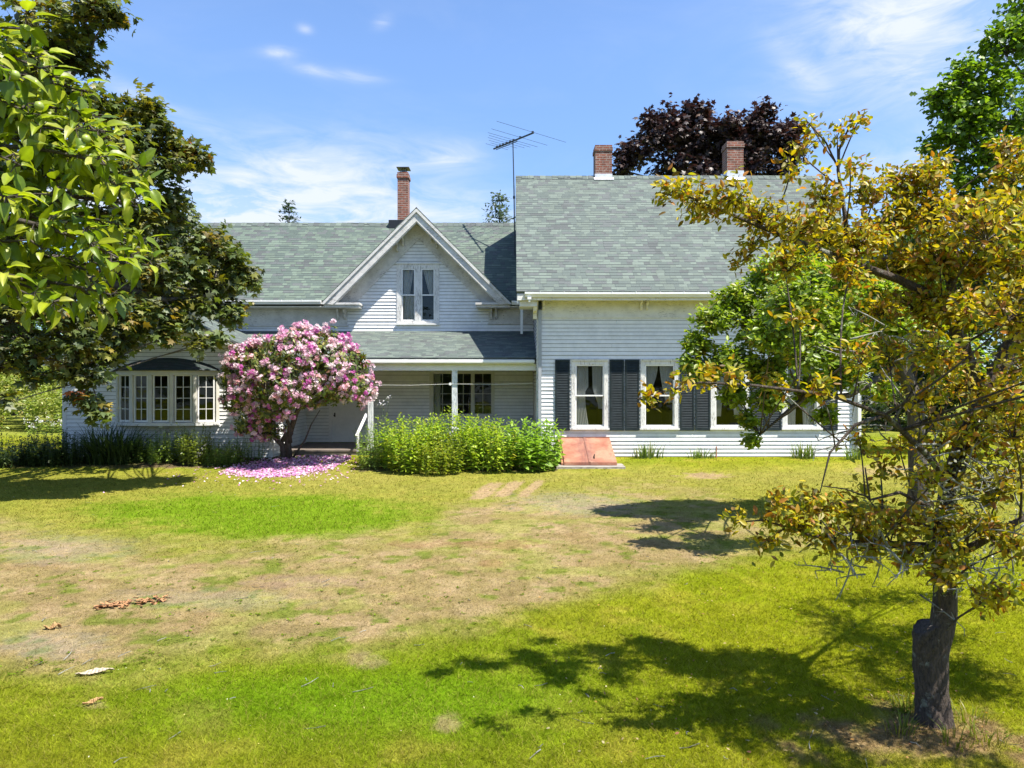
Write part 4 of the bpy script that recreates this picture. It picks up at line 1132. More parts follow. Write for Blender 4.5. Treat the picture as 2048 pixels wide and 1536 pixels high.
# ---- television aerial
an = thing('tv_antenna', 'tall dark television antenna on a thin mast against the sky', 'antenna', (0.06, 22.95, 7.0))
az = 9.78
mb = MB(); mb.tube([(0.09, 22.95, 6.1), (0.065, 22.95, 8.2), (0.03, 22.95, az)], [0.022, 0.02, 0.018], 7); mb.box(0.03, 0.10, 22.9, 23.0, 7.95, 8.02); mb.build('mast', M['antenna'], an)
bd = unit(np.array([-1.26, 1.5, 0.0])); b0 = np.array([0.66, 22.2, az + 0.02]); pd = np.array([-bd[1], bd[0], 0])
mb = MB(); mb.beam(b0 - bd * 0.03, b0 + bd * 1.98, 0.04, 0.04); mb.beam(b0 + bd * 0.75 + [0, 0, -0.06], b0 + bd * 1.85 + [0, 0, -0.06], 0.015, 0.02); mb.build('boom', M['antenna'], an)
for d_, L_ in ((0.02, 2.9), (0.62, 2.35), (0.95, 2.1), (1.12, 1.75), (1.3, 1.55), (1.48, 1.2), (1.64, 0.8), (1.8, 0.95)):
    c = b0 + bd * d_ + [0, 0, 0.03]
    mb = MB(); mb.tube([c - pd * L_ / 2, c, c + pd * L_ / 2], 0.0055, 5); mb.box(c[0] - 0.035, c[0] + 0.035, c[1] - 0.035, c[1] + 0.035, c[2] - 0.03, c[2] + 0.025); mb.build('element', M['antenna'], an)

# ---- clothes line under the porch beam
clo = thing('clothesline', 'thin white clothesline strung along the porch between its posts', 'clothesline', (-1.6, 19.38, 1.95))
xa, xb, xc_ = sx(745, 19.38), sx(902, 19.38), 0.63
mb = MB(); mb.tube([(xa, 19.385, sz(770, 19.38)), ((xa + xb) / 2, 19.385, sz(770.5, 19.38)), (xb, 19.385, sz(768, 19.38)), ((xb + xc_) / 2, 19.385, sz(768.5, 19.38)), (xc_, 19.385, sz(767, 19.38))], 0.0045, 5); mb.build('line', M['rope'], clo)
mb = MB(); mb.tube([(xb - 0.02, 19.36, sz(768, 19.38)), (xb - 0.02, 19.405, sz(768, 19.38))], 0.04, 10); mb.build('pulley', M['gutter'], clo)

# ------------------------------------------------------------------ vegetation
def curve_pts(a, b, n, rng, sag=0.0, jit=0.08, bow=None):
    a = np.array(a, float); b = np.array(b, float); L = np.linalg.norm(b - a)
    mid = (a + b) / 2 + rng.normal(size=3) * L * jit + np.array([0, 0, sag * L])
    if bow is not None: mid = mid + np.array(bow)
    out = []
    for t in np.linspace(0, 1, n):
        out.append((1 - t) ** 2 * a + 2 * t * (1 - t) * mid + t ** 2 * b)
    return out

# leaf outlines: y along the leaf (0 base .. 1 tip), z lift
OVAL = ([(0, 0, 0), (.20, .22, .05), (.27, .48, .06), (.17, .78, .0), (0, 1, -.10), (-.17, .78, .0), (-.27, .48, .06), (-.20, .22, .05), (0, .5, -.03)],
        [(0, 1, 2, 8), (8, 2, 3, 4), (0, 8, 6, 7), (8, 4, 5, 6)])
LONG = ([(0, 0, 0), (.13, .25, .03), (.15, .5, .02), (.09, .8, -.05), (0, 1, -.14), (-.09, .8, -.05), (-.15, .5, .02), (-.13, .25, .03), (0, .5, -.02)], OVAL[1])
MAPLE = ([(0, 0, 0), (.20, .06, .0), (.48, .10, -.08), (.30, .30, .02), (.52, .62, -.10), (.20, .56, .03), (0, 1, -.10), (-.20, .56, .03), (-.52, .62, -.10), (-.30, .30, .02), (-.48, .10, -.08), (-.20, .06, .0), (0, .35, .05)],
         [(12, 0, 1), (12, 1, 2), (12, 2, 3), (12, 3, 4), (12, 4, 5), (12, 5, 6), (12, 6, 7), (12, 7, 8), (12, 8, 9), (12, 9, 10), (12, 10, 11), (12, 11, 0)])
SMALL = ([(0, 0, 0), (.26, .45, .06), (0, 1, -.06), (-.26, .45, .06)], [(0, 1, 2), (0, 2, 3)])
OAKISH = ([(0, 0, 0), (.14, .2, .03), (.34, .38, .0), (.18, .52, .03), (.36, .74, -.03), (0, 1, -.08), (-.36, .74, -.03), (-.18, .52, .03), (-.34, .38, .0), (-.14, .2, .03)],
          [(0, 1, 2, 3), (0, 3, 4, 5), (0, 5, 6, 7), (0, 7, 8, 9)])

def fine_leaf(nx=4, ny=9, curl=0.22, fold=0.14, wid=0.31):
    """broad leaf as a curved grid, toothless but cupped"""
    v = []; f = []
    for j in range(ny + 1):
        t = j / ny
        w_ = wid * (math.sin(math.pi * min(1, t ** 0.75 * 1.0)) ** 0.75) * (1 - 0.25 * t) + 0.004
        z = -curl * t * t
        for i in range(nx + 1):
            s = i / nx * 2 - 1
            v.append((s * w_, t, z + fold * abs(s) * w_ * 1.6 + 0.015 * math.sin(t * 22 + s * 2) * abs(s)))
    for j in range(ny):
        for i in range(nx):
            a = j * (nx + 1) + i; f.append((a, a + 1, a + nx + 2, a + nx + 1))
    return v, f

def pick(rng, pal, n):
    pal = np.array(pal, float); wt = pal[:, 3] / pal[:, 3].sum()
    return pal[rng.choice(len(pal), n, p=wt), :3]

def crown_leaves(clusters, seed, tmpl, size, pal, per_twig=9, up=0.8, droop=0.25, spread=1.0, width=1.0, shell=0.45, flat=0.5, twig_pal=True, outpull=0.25):
    """clusters rows: x y z rx ry rz n_twigs. Returns leaf arrays and twig segments"""
    rng = np.random.default_rng(seed)
    T = []; A = []; Nn = []; C = []; twigs = []
    for (cx, cy, cz, rx, ry, rz, nt) in clusters:
        nt = int(nt); c = np.array([cx, cy, cz]); R = np.array([rx, ry, rz])
        d = unit(rng.normal(size=(nt, 3))); d[:, 2] = d[:, 2] * 0.9 + 0.1
        rr = (shell + (1 - shell) * rng.random(nt)) ** 0.7
        tip = c + d * R * rr[:, None] * rng.uniform(0.75, 1.2, (nt, 1))
        base = c + (tip - c) * rng.uniform(0.1, 0.45, (nt, 1)) + rng.normal(size=(nt, 3)) * R * 0.12 - np.array([0, 0, 0.12]) * R[2]
        tw = tip - base
        for i in range(nt): twigs.append((base[i], tip[i]))
        k = per_twig; n = nt * k
        t = rng.uniform(0.25, 1.05, (nt, k, 1))
        pos = base[:, None, :] + tw[:, None, :] * t + rng.normal(size=(nt, k, 3)) * size * 0.42 * spread
        td = unit(tw)[:, None, :]
        rad = rng.normal(size=(nt, k, 3)); rad[..., 2] *= flat
        ax = unit(td * 0.55 + unit(rad) * 0.95 + np.array([0, 0, -droop]))
        nm = unit(np.array([0, 0, 1]) * up + rng.normal(size=(nt, k, 3)) * 0.42 + d[:, None, :] * outpull)
        T.append(pos.reshape(-1, 3)); A.append(ax.reshape(-1, 3)); Nn.append(nm.reshape(-1, 3))
        if twig_pal:
            c1 = np.repeat(pick(rng, pal, nt)[:, None, :], k, 1).reshape(-1, 3)
            c2 = pick(rng, pal, n); w_ = rng.uniform(0.0, 0.6, (n, 1)); cc = c1 * (1 - w_) + c2 * w_
        else: cc = pick(rng, pal, n)
        C.append(cc * rng.uniform(0.75, 1.28, (n, 1)))
    T = np.concatenate(T); A = np.concatenate(A); Nn = np.concatenate(Nn); C = np.concatenate(C)
    s = size * rng.uniform(0.65, 1.25, len(T))
    return T, frames(A, Nn, s, width), C, twigs

def nearest_on(poly, p, below=0.3):
    best = None
    for i in range(len(poly) - 1):
        for t in np.linspace(0, 1, 6):
            q = poly[i][0] * (1 - t) + poly[i + 1][0] * t; r = poly[i][1] * (1 - t) + poly[i + 1][1] * t
            d = np.linalg.norm(q - p) + max(0, q[2] - p[2] + below) * 1.5
            if best is None or d < best[0]: best = (d, q, r)
    return best

def tree(name, label, cat, trunk, clusters, seed, tmpl, size, pal, leaf='leaf', barkm='bark', group=None, extra=None, limb_r=0.05, twig_r=0.006, sides=9, min_limb=0.02, part='crown', twig_every=1, limbs=True, **kw):
    """trunk: list of polylines [(point, radius), ...]; every cluster is reached by a limb from the nearest trunk point"""
    rng = np.random.default_rng(seed + 1)
    base = np.array(trunk[0][0][0], float)
    t = thing(name, label, cat, tuple(base), group)
    T, Mx, C, twigs = crown_leaves(clusters, seed, tmpl, size, pal, **kw)
    scatter(part, tmpl[0], tmpl[1], Mx, T, C, M[leaf], t)
    mb = MB(); allp = []
    for pl in trunk:
        pl = [(np.array(p, float), r) for p, r in pl]
        mb.tube([p for p, _ in pl], [r for _, r in pl], sides, True, 0.10, rng); allp.append(pl)
    k0 = 0
    for cl in clusters:
        c = np.array(cl[:3]); n = int(cl[6]); mine = twigs[k0:k0 + n]; k0 += n
        node = c - np.array([0, 0, cl[5] * 0.3])
        if limbs:
            cand = [nearest_on(pl, node) for pl in allp]; _, q, r = min(cand, key=lambda z: z[0])
            L = np.linalg.norm(node - q)
            r0 = max(min_limb, min(r * 0.7, limb_r * (0.4 + 0.35 * L))); pts = curve_pts(q, node, 6, rng, 0.06, 0.07)
            mb.tube(pts, list(np.linspace(r0, max(twig_r * 1.6, r0 * 0.35), 6)), 6)
        for i, (a, b) in enumerate(mine):
            if i % twig_every: continue
            s = node + (a - node) * 0.15 if limbs else a
            mb.tube(curve_pts(s, b, 4, rng, 0.05, 0.08), [twig_r * 1.5, twig_r * 1.2, twig_r, twig_r * 0.5], 3, False)
    if extra: extra(mb, rng)
    mb.build('trunk', [M[k_] for k_ in barkm] if isinstance(barkm, tuple) else M[barkm], t, True)
    return t

def CL(px, py, Z, r, n, ry=None, rz=None):
    p = W(px, py, Z); return (p[0], p[1], p[2], r, ry or r, rz or r * 0.8, n)

# ---- golden-leaved crab apple on the right, close to the camera
tz = float(gz(TREE_X, TREE_Y))
tb = np.array([TREE_X, TREE_Y, tz - 0.03])
def TP(px, py, Z): return W(px, py, Z)
stem = [(TP(1885, 1490, 4.40), 0.10), (TP(1884, 1440, 4.39), 0.066), (TP(1874, 1380, 4.38), 0.062), (TP(1872, 1310, 4.38), 0.072), (TP(1883, 1258, 4.39), 0.070), (TP(1888, 1225, 4.40), 0.070), (TP(1890, 1190, 4.41), 0.064), (TP(1886, 1120, 4.42), 0.060), (TP(1884, 1050, 4.45), 0.054), (TP(1896, 970, 4.5), 0.046),
        (TP(1925, 880, 4.55), 0.048), (TP(1962, 800, 4.6), 0.050), (TP(2005, 725, 4.65), 0.054), (TP(2045, 640, 4.7), 0.046), (TP(2100, 520, 4.75), 0.04)]
limb1 = [(TP(1962, 800, 4.6), 0.045), (TP(1925, 690, 4.62), 0.04), (TP(1880, 600, 4.65), 0.034), (TP(1800, 560, 4.65), 0.028), (TP(1690, 520, 4.6), 0.022), (TP(1560, 470, 4.55), 0.014), (TP(1440, 420, 4.5), 0.009), (TP(1340, 378, 4.45), 0.005)]
limb2 = [(TP(1700, 525, 4.6), 0.018), (TP(1690, 430, 4.6), 0.013), (TP(1676, 340, 4.58), 0.010), (TP(1678, 300, 4.55), 0.008), (TP(1700, 250, 4.5), 0.005), (TP(1728, 232, 4.48), 0.003)]
limb2b = [(TP(1676, 335, 4.58), 0.007), (TP(1652, 285, 4.58), 0.005), (TP(1612, 240, 4.58), 0.003)]
limb3 = [(TP(1925, 690, 4.62), 0.035), (TP(1900, 560, 4.7), 0.028), (TP(1860, 440, 4.75), 0.02), (TP(1880, 350, 4.8), 0.012)]
limb4 = [(TP(1884, 1095, 4.44), 0.03), (TP(1800, 1090, 4.35), 0.022), (TP(1700, 1085, 4.25), 0.016), (TP(1600, 1065, 4.15), 0.010), (TP(1530, 1040, 4.08), 0.006), (TP(1470, 1045, 4.05), 0.003)]
limb5 = [(TP(1900, 965, 4.5), 0.028), (TP(1850, 905, 4.3), 0.02), (TP(1770, 830, 4.15), 0.014), (TP(1660, 790, 4.05), 0.010), (TP(1500, 770, 4.0), 0.008), (TP(1400, 765, 3.95), 0.006), (TP(1275, 797, 3.9), 0.003)]
limb6 = [(TP(1886, 1120, 4.42), 0.03), (TP(1950, 1090, 4.3), 0.024), (TP(2040, 1040, 4.2), 0.018), (TP(2120, 1000, 4.2), 0.012)]
limb7 = [(TP(1850, 1010, 4.4), 0.014), (TP(1800, 985, 4.3), 0.010), (TP(1740, 1000, 4.2), 0.007), (TP(1730, 935, 4.2), 0.004)]
limb8 = [(TP(1740, 995, 4.2), 0.006), (TP(1690, 978, 4.2), 0.004), (TP(1645, 972, 4.2), 0.003)]
limb9 = [(TP(1770, 830, 4.15), 0.012), (TP(1710, 850, 4.1), 0.010), (TP(1660, 905, 4.05), 0.006), (TP(1640, 985, 4.0), 0.003)]
QUEUE = []; crab = []; RJ = random.Random(3)
def many(lst): crab.extend(lst)
# upper mass
for px, py, Z, r, n in [(1345, 385, 4.45, .10, 9), (1400, 405, 4.48, .13, 13), (1465, 395, 4.5, .14, 15), (1520, 430, 4.55, .17, 20), (1510, 480, 4.5, .08, 5), (1590, 455, 4.6, .18, 22), (1570, 530, 4.55, .15, 12),
                        (1655, 470, 4.6, .18, 24), (1720, 480, 4.65, .20, 26), (1650, 390, 4.6, .13, 12), (1600, 300, 4.6, .11, 10), (1580, 330, 4.6, .09, 7), (1625, 250, 4.58, .07, 5), (1675, 270, 4.56, .09, 8), (1715, 240, 4.48, .07, 5), (1700, 330, 4.56, .10, 8),
                        (1745, 390, 4.65, .16, 16), (1800, 370, 4.7, .16, 18), (1855, 345, 4.75, .17, 20), (1790, 440, 4.65, .20, 26), (1870, 420, 4.7, .22, 30), (1950, 430, 4.6, .24, 32), (2030, 420, 4.5, .22, 28), (2020, 300, 4.5, .13, 10), (2030, 350, 4.5, .14, 10),
                        (1700, 545, 4.6, .13, 12), (1790, 530, 4.65, .22, 32), (1880, 510, 4.6, .24, 34), (1970, 520, 4.5, .25, 34), (2050, 530, 4.5, .24, 28), (1760, 620, 4.5, .14, 12), (1840, 610, 4.5, .22, 28), (1930, 610, 4.45, .22, 28), (2020, 620, 4.45, .24, 28),
                        (1600, 640, 4.2, .07, 4), (1480, 520, 4.5, .06, 4)]:
    many([CL(px, py, Z + RJ.uniform(-.25, .25), r, n * 1.3 if py > 330 or px > 1800 else n * .6)])
# middle
for px, py, Z, r, n in [(1780, 710, 4.4, .20, 20), (1870, 700, 4.4, .20, 20), (1720, 720, 4.2, .09, 7), (1640, 775, 4.05, .07, 6), (1550, 765, 4.0, .06, 5), (1470, 755, 4.0, .05, 5), (1400, 750, 3.95, .05, 5), (1350, 775, 3.93, .045, 4), (1290, 795, 3.9, .045, 4), (1830, 790, 4.2, .18, 15), (1920, 760, 4.35, .18, 15),
                        (1990, 800, 4.3, .20, 20), (2040, 720, 4.4, .20, 16), (1950, 860, 4.25, .20, 22), (2030, 880, 4.2, .22, 22), (1880, 880, 4.2, .17, 16), (1800, 890, 4.2, .13, 8), (1920, 940, 4.2, .19, 20), (2000, 970, 4.15, .20, 18), (1860, 960, 4.25, .14, 12), (1760, 935, 4.2, .09, 6), (1730, 985, 4.2, .07, 4), (1720, 880, 4.1, .08, 5)]:
    many([CL(px, py, Z + RJ.uniform(-.3, .3), r, n * .85)])
# low bough
for px, py, Z, r, n in [(1480, 1040, 4.05, .045, 3), (1545, 1015, 4.08, .10, 10), (1590, 1050, 4.12, .12, 15), (1640, 1010, 4.15, .12, 14), (1660, 1070, 4.2, .13, 16), (1710, 1030, 4.22, .13, 16), (1740, 1085, 4.25, .13, 15), (1790, 1040, 4.3, .14, 18), (1820, 1100, 4.3, .12, 12), (1870, 1050, 4.3, .14, 18), (1900, 1110, 4.2, .12, 14),
                        (1950, 1050, 4.2, .15, 14), (1880, 1150, 4.2, .09, 8), (1960, 1200, 4.1, .09, 6), (2010, 1180, 4.1, .10, 7), (2030, 1080, 4.15, .15, 12), (1540, 1080, 4.1, .07, 6)]:
    many([CL(px, py, Z, r, n)])
for px, py, Z, r, n in [(2300, 500, 5, .4, 45), (2200, 700, 5, .35, 36), (2450, 650, 4.6, .4, 40), (2200, 400, 5.5, .45, 45), (2350, 300, 5, .4, 36), (2150, 800, 5.6, .35, 30), (2300, 820, 4.7, .35, 30), (2140, 560, 6.2, .45, 40), (2250, 620, 6.4, .4, 36), (2120, 720, 6.4, .3, 24), (2420, 450, 4.2, .4, 36)]:
    many([CL(px, py, Z, r, n)])
for x, y, z, r, n in [(2.85, 3.25, 2.1, .32, 30), (3.2, 3.1, 2.75, .4, 36), (2.75, 3.45, 2.7, .3, 24), (4.2, 4.4, 1.9, .35, 34), (4.6, 4.1, 2.8, .45, 38), (4.0, 4.8, 2.4, .35, 30), (4.9, 5.2, 2.6, .4, 34), (3.6, 3.4, 2.2, .3, 24), (2.85, 3.65, 2.1, .25, 22), (2.62, 3.75, 2.35, .25, 22), (3.05, 3.75, 2.6, .3, 30), (2.75, 3.9, 1.7, .2, 16), (3.3, 3.7, 1.9, .3, 26), (2.6, 3.9, 2.8, .25, 22), (3.5, 4.2, 3.3, .4, 34)]:
    crab.append((x, y, z, r, r, r * .75, n))
GOLD = [(0.38, 0.300, 0.012, 4), (0.28, 0.270, 0.014, 4.5), (0.50, 0.40, 0.03, 3), (0.36, 0.21, 0.014, 1.6), (0.20, 0.11, 0.02, 1.0), (0.42, 0.18, 0.03, .8), (0.34, 0.14, 0.02, 0.7), (0.17, 0.200, 0.014, 3), (0.42, 0.36, 0.16, 1.2), (0.15, 0.09, 0.02, 1.0)]
def crab_extra(mb, rng):
    # dead lichened twigs
    mb.m = 1
    for k in range(150):
        if k < 95: px, py, Z = rng.uniform(1830, 2060), rng.uniform(880, 1190), rng.uniform(4.1, 4.6)
        elif k < 125: px, py, Z = rng.uniform(1640, 1850), rng.uniform(1060, 1150), rng.uniform(4.05, 4.3)
        else: px, py, Z = rng.uniform(1680, 1900), rng.uniform(650, 900), rng.uniform(4.1, 4.5)
        a = W(px, py, Z); d = unit(rng.normal(size=3) * [1, .6, .55] + [-.2, 0, -.05]); L = rng.uniform(0.10, 0.30)
        pts = curve_pts(a, a + d * L, 5, rng, 0.05, 0.16)
        mb.tube(pts, [0.006, 0.005, 0.0045, 0.0035, 0.002], 5, True, 0.35, rng)
        for s in range(4):
            q = pts[1 + s % 4]; e = q + unit(rng.normal(size=3)) * rng.uniform(0.02, 0.08); mb.tube([q, e], [0.0035, 0.0013], 4, False)
    mb.m = 0
    # the old sawn bole with its ridged bark, and the root flare
    ctr = [(1873, 1496, .200), (1871, 1472, .135), (1866, 1445, .112), (1862, 1405, .102), (1858, 1340, .100), (1855, 1280, .104), (1859, 1245, .096)]
    ns = 40; rr = []
    cs = [np.append(TP(a, b_, 4.42), r) for a, b_, r in ctr]; zz = np.array([c[2] for c in cs])
    for z in np.linspace(cs[0][2], cs[-1][2], 46):
        cx_ = np.interp(z, zz, [c[0] for c in cs]); r_ = np.interp(z, zz, [c[3] for c in cs]) * .93
        ring = []
        for k in range(ns):
            a = 6.28318 * k / ns
            g_ = float(fbm(np.array([k * .55 + 3 * math.sin(z * 9)]), np.array([z * 5.]), 5, 3)[0]) - .5
            h_ = float(fbm(np.array([math.cos(a) * 1.6 + 7]), np.array([math.sin(a) * 1.6 + z * 2.5]), 9, 3)[0]) - .5
            R_2 = r_ * (1 + .34 * g_ + .40 * h_)
            zc = z
            if z > cs[-1][2] - .09: # slanting saw cut
                zc = min(z, cs[-1][2] - .01 + .85 * (R_2 * math.cos(a) + .02))
            ring.append((cx_ + R_2 * math.cos(a), 4.42 + R_2 * math.sin(a), zc))
        rr.append(ring)
    i0 = len(mb.v)
    for ring in rr: mb.v.extend(ring)
    for i in range(len(rr) - 1):
        for k in range(ns):
            mb.f.append((i0 + i * ns + k, i0 + i * ns + (k + 1) % ns, i0 + (i + 1) * ns + (k + 1) % ns, i0 + (i + 1) * ns + k)); mb.uv.append([(0, 0)] * 4); mb.mi.append(0)
    e = i0 + (len(rr) - 1) * ns; mb.f.append(tuple(e + k for k in range(ns))); mb.uv.append([(0, 0)] * ns); mb.mi.append(0)
    for a in (0.2, 1.4, 2.7, 3.9, 4.6, 5.3):
        d = np.array([math.cos(a), math.sin(a), 0]); c = TP(1872, 1462, 4.40)
        e = c + d * 0.30; e[2] = float(gz(e[0], e[1])) - 0.03
        mb.tube([c + d * 0.04, c + d * 0.12 - [0, 0, 0.03], e], [0.075, 0.05, 0.014], 8, True, 0.15, rng)
crabo = tree('crab_apple_tree', 'old crab apple with golden bronze leaves and a sawn dark trunk close in front', 'tree',
     [stem, limb1, limb2, limb2b, limb3, limb4, limb5, limb6, limb7, limb8, limb9], [(c[0], c[1], c[2], c[3] * 1.15, c[4] * 1.15, c[5] * 1.15, c[6]) for c in crab], 101, OVAL, 0.048, GOLD, 'leaf_gold', ('bark_crab', 'bark_pale'), extra=crab_extra, per_twig=16, up=0.45, droop=0.2, spread=1.7, twig_pal=False, twig_r=0.0026, limb_r=0.012, min_limb=0.005, width=0.88, flat=0.9, sides=12, shell=0.25)
for a_, r_, sd_ in ((0.3, .26, 1), (1.9, .24, 2), (3.4, .27, 3), (4.6, .22, 4), (5.5, .26, 5)):
    QUEUE.append((TREE_X + .02 + math.cos(a_) * r_, TREE_Y + math.sin(a_) * r_, sd_))
# lichen tufts
n = 900; rng = np.random.default_rng(56)
path = [p for p, r in stem[6:12]] ; Tl = []
for k in range(n):
    if k < 380:
        i = rng.integers(0, len(path) - 1); t_ = rng.random(); q = path[i] * (1 - t_) + path[i + 1] * t_; a = rng.uniform(-0.9, 1.4); Tl.append(q + np.array([math.sin(a) * 0.056, -math.cos(a) * 0.056, 0]))
    else: Tl.append(W(rng.uniform(1850, 2060), rng.uniform(900, 1200), rng.uniform(4.2, 4.6)))
Tl = np.array(Tl)
scatter('lichen', SMALL[0], SMALL[1], frames(rng.normal(size=(n, 3)), rng.normal(size=(n, 3)), rng.uniform(0.012, 0.03, n), 1.6), Tl, np.array([0.42, 0.43, 0.36]) * rng.uniform(0.6, 1.2, (n, 1)), M['leaf'], crabo)

# ---- green apple tree behind it
grn = []; GK = 1.18
for px, py, Z, r, n in [(1430, 640, 9.4, .34, 16), (1395, 690, 9.4, .26, 11), (1480, 600, 9.5, .36, 18), (1540, 550, 9.6, .36, 20), (1600, 520, 9.7, .36, 20), (1520, 660, 9.4, .40, 22), (1460, 720, 9.3, .33, 17), (1410, 745, 9.3, .22, 9), (1590, 610, 9.6, .42, 24), (1660, 570, 9.8, .42, 24), (1680, 500, 9.8, .34, 16),
                        (1530, 740, 9.4, .36, 18), (1600, 700, 9.5, .42, 22), (1680, 660, 9.7, .45, 26), (1760, 600, 9.9, .45, 26), (1470, 790, 9.3, .22, 9), (1540, 800, 9.3, .26, 11), (1495, 840, 9.3, .15, 6), (1500, 880, 9.3, .10, 4), (1620, 780, 9.5, .30, 14), (1690, 750, 9.6, .36, 16), (1650, 830, 9.6, .16, 6), (1760, 690, 9.9, .45, 22), (1840, 640, 10, .5, 24), (1850, 540, 10, .5, 22), (1900, 720, 10, .5, 20), (1600, 600, 7.3, .34, 11), (1680, 680, 7.3, .34, 11), (1540, 670, 7.4, .30, 10), (1740, 600, 7.3, .34, 11), (1620, 710, 7.2, .30, 9), (1700, 560, 7.6, .3, 9), (1800, 650, 7.3, .34, 10), (1560, 610, 8.2, .34, 12), (1640, 560, 8.3, .34, 12), (1380, 730, 9.3, .14, 5), (1560, 560, 9.3, .4, 18), (1640, 640, 9.2, .4, 20), (1560, 680, 9.0, .4, 18), (1690, 580, 9.3, .35, 16), (1700, 690, 9.2, .35, 14), (1760, 780, 9.8, .26, 9), (1620, 470, 9.8, .25, 9)]:
    grn.append(CL(px, py, Z * GK, r * 1.22, int(n * 4.4)))
GREEN = [(0.198, 0.285, 0.016, 3), (0.26, 0.348, 0.02, 3), (0.123, 0.196, 0.016, 2), (0.328, 0.361, 0.03, 2), (0.178, 0.24, 0.06, 1), (0.342, 0.216, 0.03, 0.4)]
gb = np.array([6.75, 11.8, float(gz(6.75, 11.8)) - 0.05])
gst = [(gb, 0.20), (gb + [0.02, 0, 0.5], 0.15), (W(1830, 800, 11.80), 0.13), (W(1790, 700, 11.68), 0.11), (W(1720, 640, 11.56), 0.08), (W(1620, 620, 11.33), 0.055), (W(1500, 650, 11.09), 0.03)]
gst2 = [(W(1800, 730, 11.74), 0.07), (W(1700, 790, 11.45), 0.045), (W(1600, 800, 11.21), 0.03), (W(1520, 870, 11.03), 0.012)]
gst3 = [(W(1790, 700, 11.68), 0.08), (W(1860, 600, 11.80), 0.05), (W(1850, 500, 11.80), 0.03)]
tree('apple_tree', 'green apple tree with a spreading crown behind the golden crab apple', 'tree', [gst, gst2, gst3], grn, 201, OVAL, 0.086, GREEN, 'leaf', 'bark', per_twig=15, up=0.6, droop=0.12, outpull=0.6, twig_r=0.005, limb_r=0.03, width=1.0, min_limb=0.012)

# ---- apple bough close to the camera at the left edge
FL = fine_leaf()
rng = np.random.default_rng(303)
apple = thing('apple_bough_tree', 'apple tree reaching in at the upper left with large bright green leaves', 'tree', (-3.1, 1.6, -0.2))
mbt = MB(); mbt.tube([(-3.1, 1.6, -0.3), (-3.05, 1.65, 0.7), (-2.95, 1.75, 1.5), (-2.7, 1.9, 2.2)], [0.13, 0.11, 0.10, 0.07], 10, True, 0.1, rng)
root = np.array([-2.85, 1.8, 1.8])
tips = [(60, 60, 2.0), (110, 150, 2.05), (175, 185, 2.1), (235, 265, 2.1), (280, 345, 2.15), (210, 330, 2.0), (270, 410, 2.1), (300, 530, 2.15), (245, 520, 2.0), (225, 590, 2.05), (120, 600, 2.0), (60, 590, 1.95), (60, 480, 1.95), (150, 470, 2.0), (130, 390, 2.0), (40, 330, 1.9), (60, 230, 1.95), (130, 260, 2.0), (20, 140, 1.9), (190, 440, 2.2), (20, 420, 1.85), (100, 530, 2.15), (150, 330, 2.2), (10, 560, 1.9), (70, 380, 2.25), (200, 250, 2.25), (30, 270, 2.2), (90, 110, 2.1), (150, 220, 2.15), (200, 300, 2.15), (250, 380, 2.2), (240, 450, 2.1), (170, 540, 2.1), (280, 490, 2.25), (130, 460, 2.25), (90, 560, 2.2), (30, 480, 2.1), (90, 310, 2.1), (50, 180, 2.15), (180, 590, 2.2), (10, 360, 2.1)]
LT = []; LA = []; LN = []; fruit = []
for (px, py, Z) in tips:
    tip = W(px, py, Z); st = W(px - rng.uniform(190, 320), py - rng.uniform(-40, 130), Z + rng.uniform(-.05, .1))
    pts = curve_pts(st, tip, 9, rng, 0.10, 0.04)
    mbt.tube(curve_pts(root, st, 5, rng, 0.05, 0.05), [0.035, 0.026, 0.018, 0.012, 0.008], 6)
    mbt.tube(pts, list(np.linspace(0.008, 0.0025, 9)), 6)
    d = unit(pts[-1] - pts[-3])
    for sp in np.linspace(0.22, 1.0, 9):
        i = sp * 8; i0 = min(7, int(i)); q = pts[i0] + (pts[i0 + 1] - pts[i0]) * (i - i0)
        q2 = q + unit(rng.normal(size=3) * [1, 1, .6] + [0, 0, 0.35]) * rng.uniform(0.012, 0.05)
        mbt.tube([q, q2], [0.0035, 0.0028], 5, False)
        m_ = rng.integers(4, 7); a0 = rng.uniform(0, 6.28)
        e1 = unit(np.cross(d, [0, 0, 1])); e2 = np.cross(d, e1)
        for k in range(m_):
            a = a0 + k * 6.283 / m_ + rng.uniform(-.35, .35)
            r_ = math.cos(a) * e1 + math.sin(a) * e2
            ax = unit(r_ * 0.95 + d * rng.uniform(0.1, 0.8) + np.array([0.12, 0, -rng.uniform(0.0, 0.55)]))
            pe = q2 + ax * rng.uniform(0.015, 0.03); mbt.tube([q2, pe], [0.0016, 0.0013], 4, False)
            LT.append(pe); LA.append(ax); LN.append(unit(np.array([0.25, -0.35, 1.0]) + rng.normal(size=3) * 0.33))
    if rng.random() < 0.3: fruit.append(pts[-2] + [0, -0.012, 0.012])
LT, LA, LN = map(np.array, (LT, LA, LN)); n = len(LT)
AP = [(0.224, 0.276, 0.012, 4), (0.28, 0.318, 0.016, 3), (0.146, 0.207, 0.014, 2.5), (0.347, 0.36, 0.05, 1.8), (0.101, 0.159, 0.014, 1.5)]
SZ = rng.uniform(0.030, 0.066, n); CC = pick(rng, AP, n) * rng.uniform(0.75, 1.2, (n, 1)); FMS = frames(LA, LN, SZ, 1.0)
form = rng.integers(0, 3, n); allv = []; 
for g_, (cu, fo, wi) in enumerate(((.12, .10, .30), (.38, .26, .33), (.62, .42, .27))):
    fv, ff = fine_leaf(4, 9, cu, fo, wi); k_ = form == g_; allv.append((np.array(fv), ff, k_))
Vs = []; Ls = []; Ss = []; Cs = []; o_ = 0; l_ = 0
